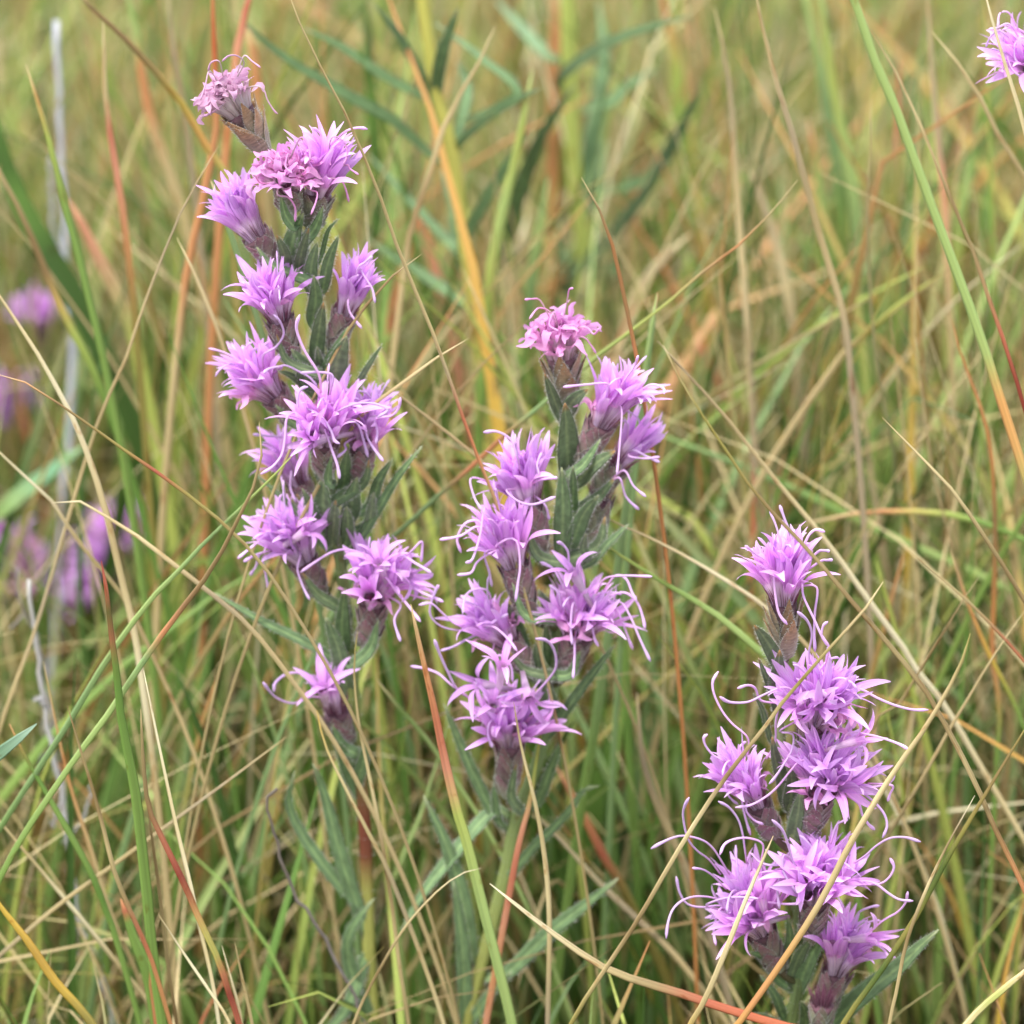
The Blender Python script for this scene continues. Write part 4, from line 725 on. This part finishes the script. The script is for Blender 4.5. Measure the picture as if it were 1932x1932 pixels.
  (px('q1', [(650,-200),(700,0),(735,130),(770,400),(820,650),(880,830),(980,1100),(1030,1300)]), 20, .24, [(0, LGR), (.25, LGR), (.3, ORG), (.55, ORG), (.65, TAN), (1, TAN)], 'red'),
  (px('q1', [(560,100),(565,300),(580,600),(620,850),(660,1100),(700,1400),(740,1800)]), 14, .14, [(0, TAN), (.25, TAN), (.3, RED), (.5, PINK), (.7, ORG), (1, OLV)], 'red'),
  (px('q1', [(140,350),(220,600),(290,850),(350,1100),(420,1350),(480,1600),(560,1932)]), 16, .11, [(0, TAN), (.1, ORG), (.18, YGR), (.5, GR), (1, GR)], 'green'),
  (px('q1', [(-80,780),(0,940),(120,1170),(230,1430),(320,1650),(420,1850),(470,1932),(600,2250)]), 15, .14, [(0, TAN), (.35, BRN), (.5, BRN), (.56, ORG), (.62, YGR), (1, GR2)], 'dry'),
  (px('q1', [(370,1080),(400,1130),(500,1330),(600,1530),(700,1750),(740,1900)]), 28, .20, [(0, PINK), (.3, PINK), (.6, TAN), (1, YGR)], 'red'),
  (px('q1', [(960,1290),(1050,1470),(1130,1660),(1220,1900)]), 8, .08, grad(STRAW, STRAW, TAN), 'dry'),
  (px('q1', [(910,-100),(930,200),(970,420),(1000,600),(1040,900)]), 13, .2, grad(TAN, GREY, TAN2, GREY), 'dry'),
  (px('q1', [(1145,980),(1190,1100),(1230,1200)]), 11, .07, grad(STRAW, LGR, SAGE), 'green'),
  (px('q3', [(460,-120),(480,0),(560,350),(680,750),(800,1200),(950,1700),(980,1932)]), 13, .11, grad(TAN2, TAN, GREY, TAN2, TAN, GREY), 'dry'),
  (px('q3', [(250,40),(330,450),(370,1000),(400,1400),(440,1932)]), 13, .18, grad(TAN, GREY, TAN, STRAW, GREY), 'dry'),
  (px('q3', [(410,850),(430,900),(550,1200),(650,1600),(690,1900)]), 22, .24, grad(TAN, GREY, STRAW, GREY), 'dry'),
  (px('q3', [(700,-150),(740,0),(830,400),(900,800),(940,1200)]), 26, .30, grad(LGR, LGR, SAGE, SAGE, GR), 'green'),
  (px('q3', [(820,-100),(840,50),(900,500),(1000,1000),(1050,1500),(1090,1900)]), 27, .26, grad(LGR, YGR, LGR, SAGE, GR), 'green'),
  (px('q3', [(760,650),(790,800),(820,1000),(870,1300),(920,1600)]), 20, .28, [(0, PINK), (.15, ORG), (.22, LGR), (1, GR)], 'red'),
  (px('q3', [(1400,-200),(1410,0),(1450,600),(1480,900),(1500,1100),(1530,1700)]), 14, .20, [(0, TAN), (.5, GREY), (.6, PINK), (1, TAN)], 'dry'),
  (px('q3', [(1430,170),(1650,450),(1800,750),(1932,950),(2050,1150)]), 9, .12, grad(STRAW, TAN, TAN2, TAN), 'dry'),
  (px('q3', [(1690,-150),(1730,0),(1800,260),(1880,500),(1932,700),(2050,1150)]), 9, .02, grad(STRAW, CREAM, STRAW, STRAW, TAN), 'dry'),
  (px('q3', [(1500,1480),(1300,1620),(1000,1880),(900,1990)]), 12, .14, grad(OLV, YGR, OLV, TAN), 'green'),
  (px('q3', [(1830,350),(1740,520),(1680,800),(1600,1100),(1560,1500)]), 22, .30, grad(GR, GR2, LGR, YGR), 'green'),
  (px('q3', [(1260,250),(1250,500),(1240,800),(1240,1300),(1230,1700)]), 14, .26, [(0, TAN), (.1, RED), (.4, PINK), (.5, GR), (.75, ORG), (1, GR)], 'red'),
  (px('q2', [(1650,-100),(1690,80),(1740,300),(1760,560),(1800,850)]), 24, .34, [(0, ORG), (.3, ORG), (.4, YGR), (1, GR)], 'red'),
  (px('q2', [(1070,-100),(1085,100),(1080,380)]), 22, .36, grad(TAN, ORG, ORG), 'red'),
  (px('q2', [(1225,960),(1290,1070),(1360,1220),(1420,1420),(1460,1620),(1520,1900)]), 8, .05, grad(TAN, BRN, lin((180,116,64)), BRN, lin((186,126,70))), 'dry'),
  (px('q2', [(1640,1590),(1620,1720),(1590,1932)]), 12, .09, grad(PINK, SAGE, SAGE), 'green'),
  (px('q2', [(360,1380),(270,1440),(130,1570),(0,1740),(-100,1900)]), 6, .04, grad(TAN, BRN, BRN, TAN2), 'dry'),
  (px('q2', [(760,140),(650,380),(500,640),(400,950),(300,1250),(260,1500)]), 12, .15, grad(TAN, TAN2, TAN, BRN, TAN), 'dry'),
  (px('q2', [(340,1130),(380,1280),(430,1450)]), 20, .26, grad(RED, ORG, PINK), 'red'),
  (px('q2', [(1560,850),(1530,1050),(1500,1400),(1520,1800)]), 20, .34, grad(ORG, ORG, TAN, GR), 'red'),
  (px('q2', [(960,380),(930,560),(860,900),(800,1150),(740,1450),(700,1932)]), 22, .19, grad(LGR, YGR, LGR, YGR, GR), 'green'),
  (px('q2', [(1050,960),(1010,1200),(960,1500),(930,1900)]), 22, .24, grad(SAGE, LGR, SAGE, GR), 'green'),
  (px('q2', [(930,1180),(890,1350),(860,1500),(870,1800)]), 24, .3, grad(CREAM, GREY, TAN, GREY), 'dry'),
  (px('q2', [(1820,1270),(1640,1440),(1500,1650),(1440,1900)]), 22, .25, grad(STRAW, GREY, TAN, GREY), 'dry'),
  (px('q2', [(-20,-100),(60,100),(80,500),(120,1000),(110,1300)]), 26, .3, grad(GR, DGR, GR2, DGR, DGR), 'green'),
]: blade(t, wd, Y, c, None, g)
# broad leaves of other grasses
blade(px('q1', [(-60,560),(0,780),(60,1000),(180,1250),(290,1430),(420,1640)]), 46, .22, grad(GR2, DGR, GR2, DGR, DGR), 'broad blurred dark green leaf behind the whitish dead stem', 'green', thick=.12, fold=.3, roll=.2)
blade(px('q7', [(1640,180),(1580,330),(1530,500),(1490,680),(1460,820)]), 44, .16, grad(GR2, DGR, GR2, GR2), 'broad dark green leaf behind the middle spike', 'green', thick=.12, fold=.3, roll=-.2)
blade(px('q4', [(470,480),(250,650),(60,800),(-80,920)]), 34, .22, grad(SAGE, lin((110,158,118)), SAGE, GR), 'broad blurred bluish-green blade slanting beside the pale dead stem', 'green', thick=.12, fold=.3)
blade(px('q6', [(200,300),(90,390),(-60,510),(-150,620)]), 24, .0, grad(lin((150,176,150)), lin((110,142,108)), lin((100,134,100))), 'blunt bluish-green leaf tip reaching in over the low grass', 'green', thick=.12, fold=.3)

# ------------------------------------------------------------------ the rest of the meadow
PAL = {'dry': [TAN, TAN2, STRAW, OLV, BRN, TAN, CREAM, BRN], 'green': [GR, GR2, SAGE, LGR, YGR, GR2, DGR, DGR], 'red': [ORG, RED, YEL, YEL]}
def rand_cols(r, dry=0.):
    q = r.random()*(1-dry)
    if q < .37: k = 'dry'; c = r.choice(PAL['dry']); d = r.choice(PAL['dry']); e = r.choice([TAN2, BRN, OLV])
    elif q < .955: k = 'green'; e = r.choice(PAL['green']); d = r.choice(PAL['green']); c = r.choice([d, d, TAN, ORG, YGR])
    else: k = 'red'; c = r.choice([TAN, ORG]); d = r.choice(PAL['red']); e = r.choice([OLV, GR, YGR, TAN2])
    return k, c, d, e           # tip, middle, root
def curve(r, root, h, lean, az, bend, n=9):
    P = []; p = Vector(root); az2 = az; kk = r.randrange(3, n) if r.random() < .35 else 99; kd = r.uniform(.25, 1.1)*r.choice((-1, 1)); kn = 0
    for i in range(n):
        if i == kk: kn = kd
        P.append(p.copy()); t = i/(n-1); an = lean*(.45+.55*t) + bend*t*t + kn
        p = p + Vector((math.cos(az2)*math.sin(an), math.sin(az2)*math.sin(an), math.cos(an)))*h/(n-1); az2 += r.uniform(-.1, .1)
    return P
HW = FRAME/FOCUS/2
def zlow(y): return CAM.z - (y-CAM.y)*math.tan(PITCH+math.atan(HW)+.004)   # lower edge of the frame
KEEP = False
def ok(P):     # keep the view of the three spikes open
    for p in P:
        z0 = max(zlow(p.y), 0)
        if p.y < .0 and p.z > z0 - .004: return False
        if 0 <= p.y < .055 and p.z > z0 + .035: return False
        if .055 <= p.y < .095 and p.z > z0 + .14: return False
        if p.y < .20 and p.z > .31: return False
        if p.y < .38 and p.z > .03:
            u, v = proj(p)
            if KEEP and ((u < 290 and 520 < v < 1180) or (p.y < .13 and 790 < u < 1330 and v < 640)): return False
    return True
ri = random.Random(21); made = 0
while made < 190:
    y = ri.uniform(.07, .42); x = ri.uniform(-1, 1)*(HW*(y-CAM.y)*1.05); k, c, d, e = rand_cols(ri)
    lean = ri.uniform(.05, .7) if k != 'dry' else ri.uniform(.1, 1.15)
    P = curve(ri, (x, y, -.004), ri.uniform(.15, .34), lean, ri.choice((0, math.pi))+ri.gauss(0, .55), ri.uniform(-.2, .7))
    KEEP = ri.random() < .9
    if not ok(P): continue
    wd = (ri.uniform(.0008, .0018) if k == 'dry' else ri.uniform(.0016, .0036)); Q = catmull(list(reversed(P)), 22)
    W = [wd*(.2+.8*min(1, i/21*2)**.7) for i in range(22)]; W[0] *= .3
    v, F, u, cc = strip([p-Vector((x, y, 0)) for p in Q], W, Vector((0, -1, .3)), 6, .4 if k == 'dry' else .15, .0 if k == 'dry' else .4, ri.uniform(-.9, .9), cols=[(0, c), (.45, d), (1, e)], rolls=ri.uniform(-1, 1))
    nm = NAMES[k]
    o = obj(nm, mesh(nm, v, F, [M_BLADE], u, cc)); o.location = (x, y, 0); tag(o, describe(k, wd/mpp(Q[0]), [(0, c), (.45, d), (1, e)], [proj(p) for p in Q[:16]], y), 'grass', GROUPS[k][1]); made += 1

rm = np.random.default_rng(4); rp = random.Random(9)
def mass(name, count, xr, yr, hr, wscale, leanmax, label, seedy, dry=0.):
    global KEEP
    Vs, Cs, n = [], [], 8; made = 0; r = random.Random(seedy)
    while made < count:
        y = r.uniform(*yr); x = r.uniform(*xr)
        k, c, d, e = rand_cols(r, dry)
        # patches: greener and drier places
        g = math.sin(x*7+1.3)*math.cos(y*5.1-.4) + .5*math.sin(x*17+y*13)
        if g > .6 and k == 'dry' and r.random() < .4: continue
        if g < -.6 and k == 'green' and r.random() < .4: continue
        h = r.uniform(*hr)*(1 if y > .06 else .7); lean = r.random()**1.4*leanmax*(1.25 if k == 'dry' else .8)
        P = curve(r, (x, y, -.004), h, lean, r.choice((0, math.pi))+r.gauss(0, .8), r.uniform(-.3, .9), n)
        KEEP = r.random() < .82
        if not ok(P): continue
        wd = (r.uniform(.0007, .0015) if k == 'dry' else r.uniform(.0012, .0034))*wscale; az = r.uniform(0, 3.14); S0 = Vector((math.cos(az), math.sin(az)*.7, 0))
        for i, p in enumerate(P):
            t = i/(n-1); T = tang(P, i); S = (S0-T*S0.dot(T)).normalized(); Nn = S.cross(T); hw = wd*(1+min(.8, max(0, y-.25)))*.5*max(.08, (1-t**2.2))
            Vs += [p-S*hw+Nn*hw*.45, p, p+S*hw+Nn*hw*.45]
            col = stops_at([(0, e), (.55, d), (1, c)], t); Cs += [col]*3
        made += 1
    V = np.array([tuple(v) for v in Vs], np.float32); C = np.ones((len(V), 4), np.float32); C[:, :3] = np.array(Cs, np.float32)
    b = np.arange(count)[:, None, None, None]*(n*3); i = np.arange(n-1)[None, :, None, None]*3; u = np.arange(2)[None, None, :, None]
    quad = np.array([0, 1, 4, 3])[None, None, None, :]; Fq = (b+i+u+quad).reshape(-1, 4).astype(np.int32)
    me = bpy.data.meshes.new(name); me.vertices.add(len(V)); me.vertices.foreach_set('co', V.ravel()); me.loops.add(Fq.size); me.loops.foreach_set('vertex_index', Fq.ravel())
    me.polygons.add(len(Fq)); me.polygons.foreach_set('loop_start', np.arange(0, Fq.size, 4, dtype=np.int32)); me.polygons.foreach_set('loop_total', np.full(len(Fq), 4, np.int32))
    me.polygons.foreach_set('use_smooth', np.ones(len(Fq), bool)); me.update(calc_edges=True)
    uvv = np.zeros((len(V), 2), np.float32); ids = np.arange(len(V)); uvv[:, 0] = (ids % 3)/2.0 + (ids//(n*3))*.713; uvv[:, 1] = ((ids//3) % n)/(n-1) + (ids//(n*3))*.371
    l = me.uv_layers.new(name='UVMap'); l.data.foreach_set('uv', uvv[Fq.ravel()].ravel())
    a = me.color_attributes.new('Col', 'FLOAT_COLOR', 'POINT'); a.data.foreach_set('color', C.ravel())
    me.materials.append(M_MASS); me.validate(); o = obj(name, me); tag(o, label, 'grass', kind='stuff'); return o
mass('meadow_grass', 15000, (-.55, .55), (-.25, 1.75), (.09, .28), 1.15, 1.1, 'dense mixed green and tan meadow grass filling the ground', 31)
mass('meadow_grass', 5000, (-1.7, 1.7), (-.6, 3.2), (.10, .30), 1.3, .8, 'wider meadow grass reaching away all round', 32)
mass('meadow_grass', 2000, (-.5, .5), (.14, .75), (.20, .36), 1.7, .95, 'taller broad meadow blades rising behind the spikes', 35)
mass('dry_grass_tangle', 1500, (-.42, .42), (.056, .50), (.16, .32), 1.15, 1.4, 'fine dry straws leaning every way between the spikes', 36, .55)
mass('grass_thatch', 7000, (-.6, .6), (-.3, 1.7), (.05, .14), .9, 1.9, 'low tangled dead thatch between the grass stems', 33)
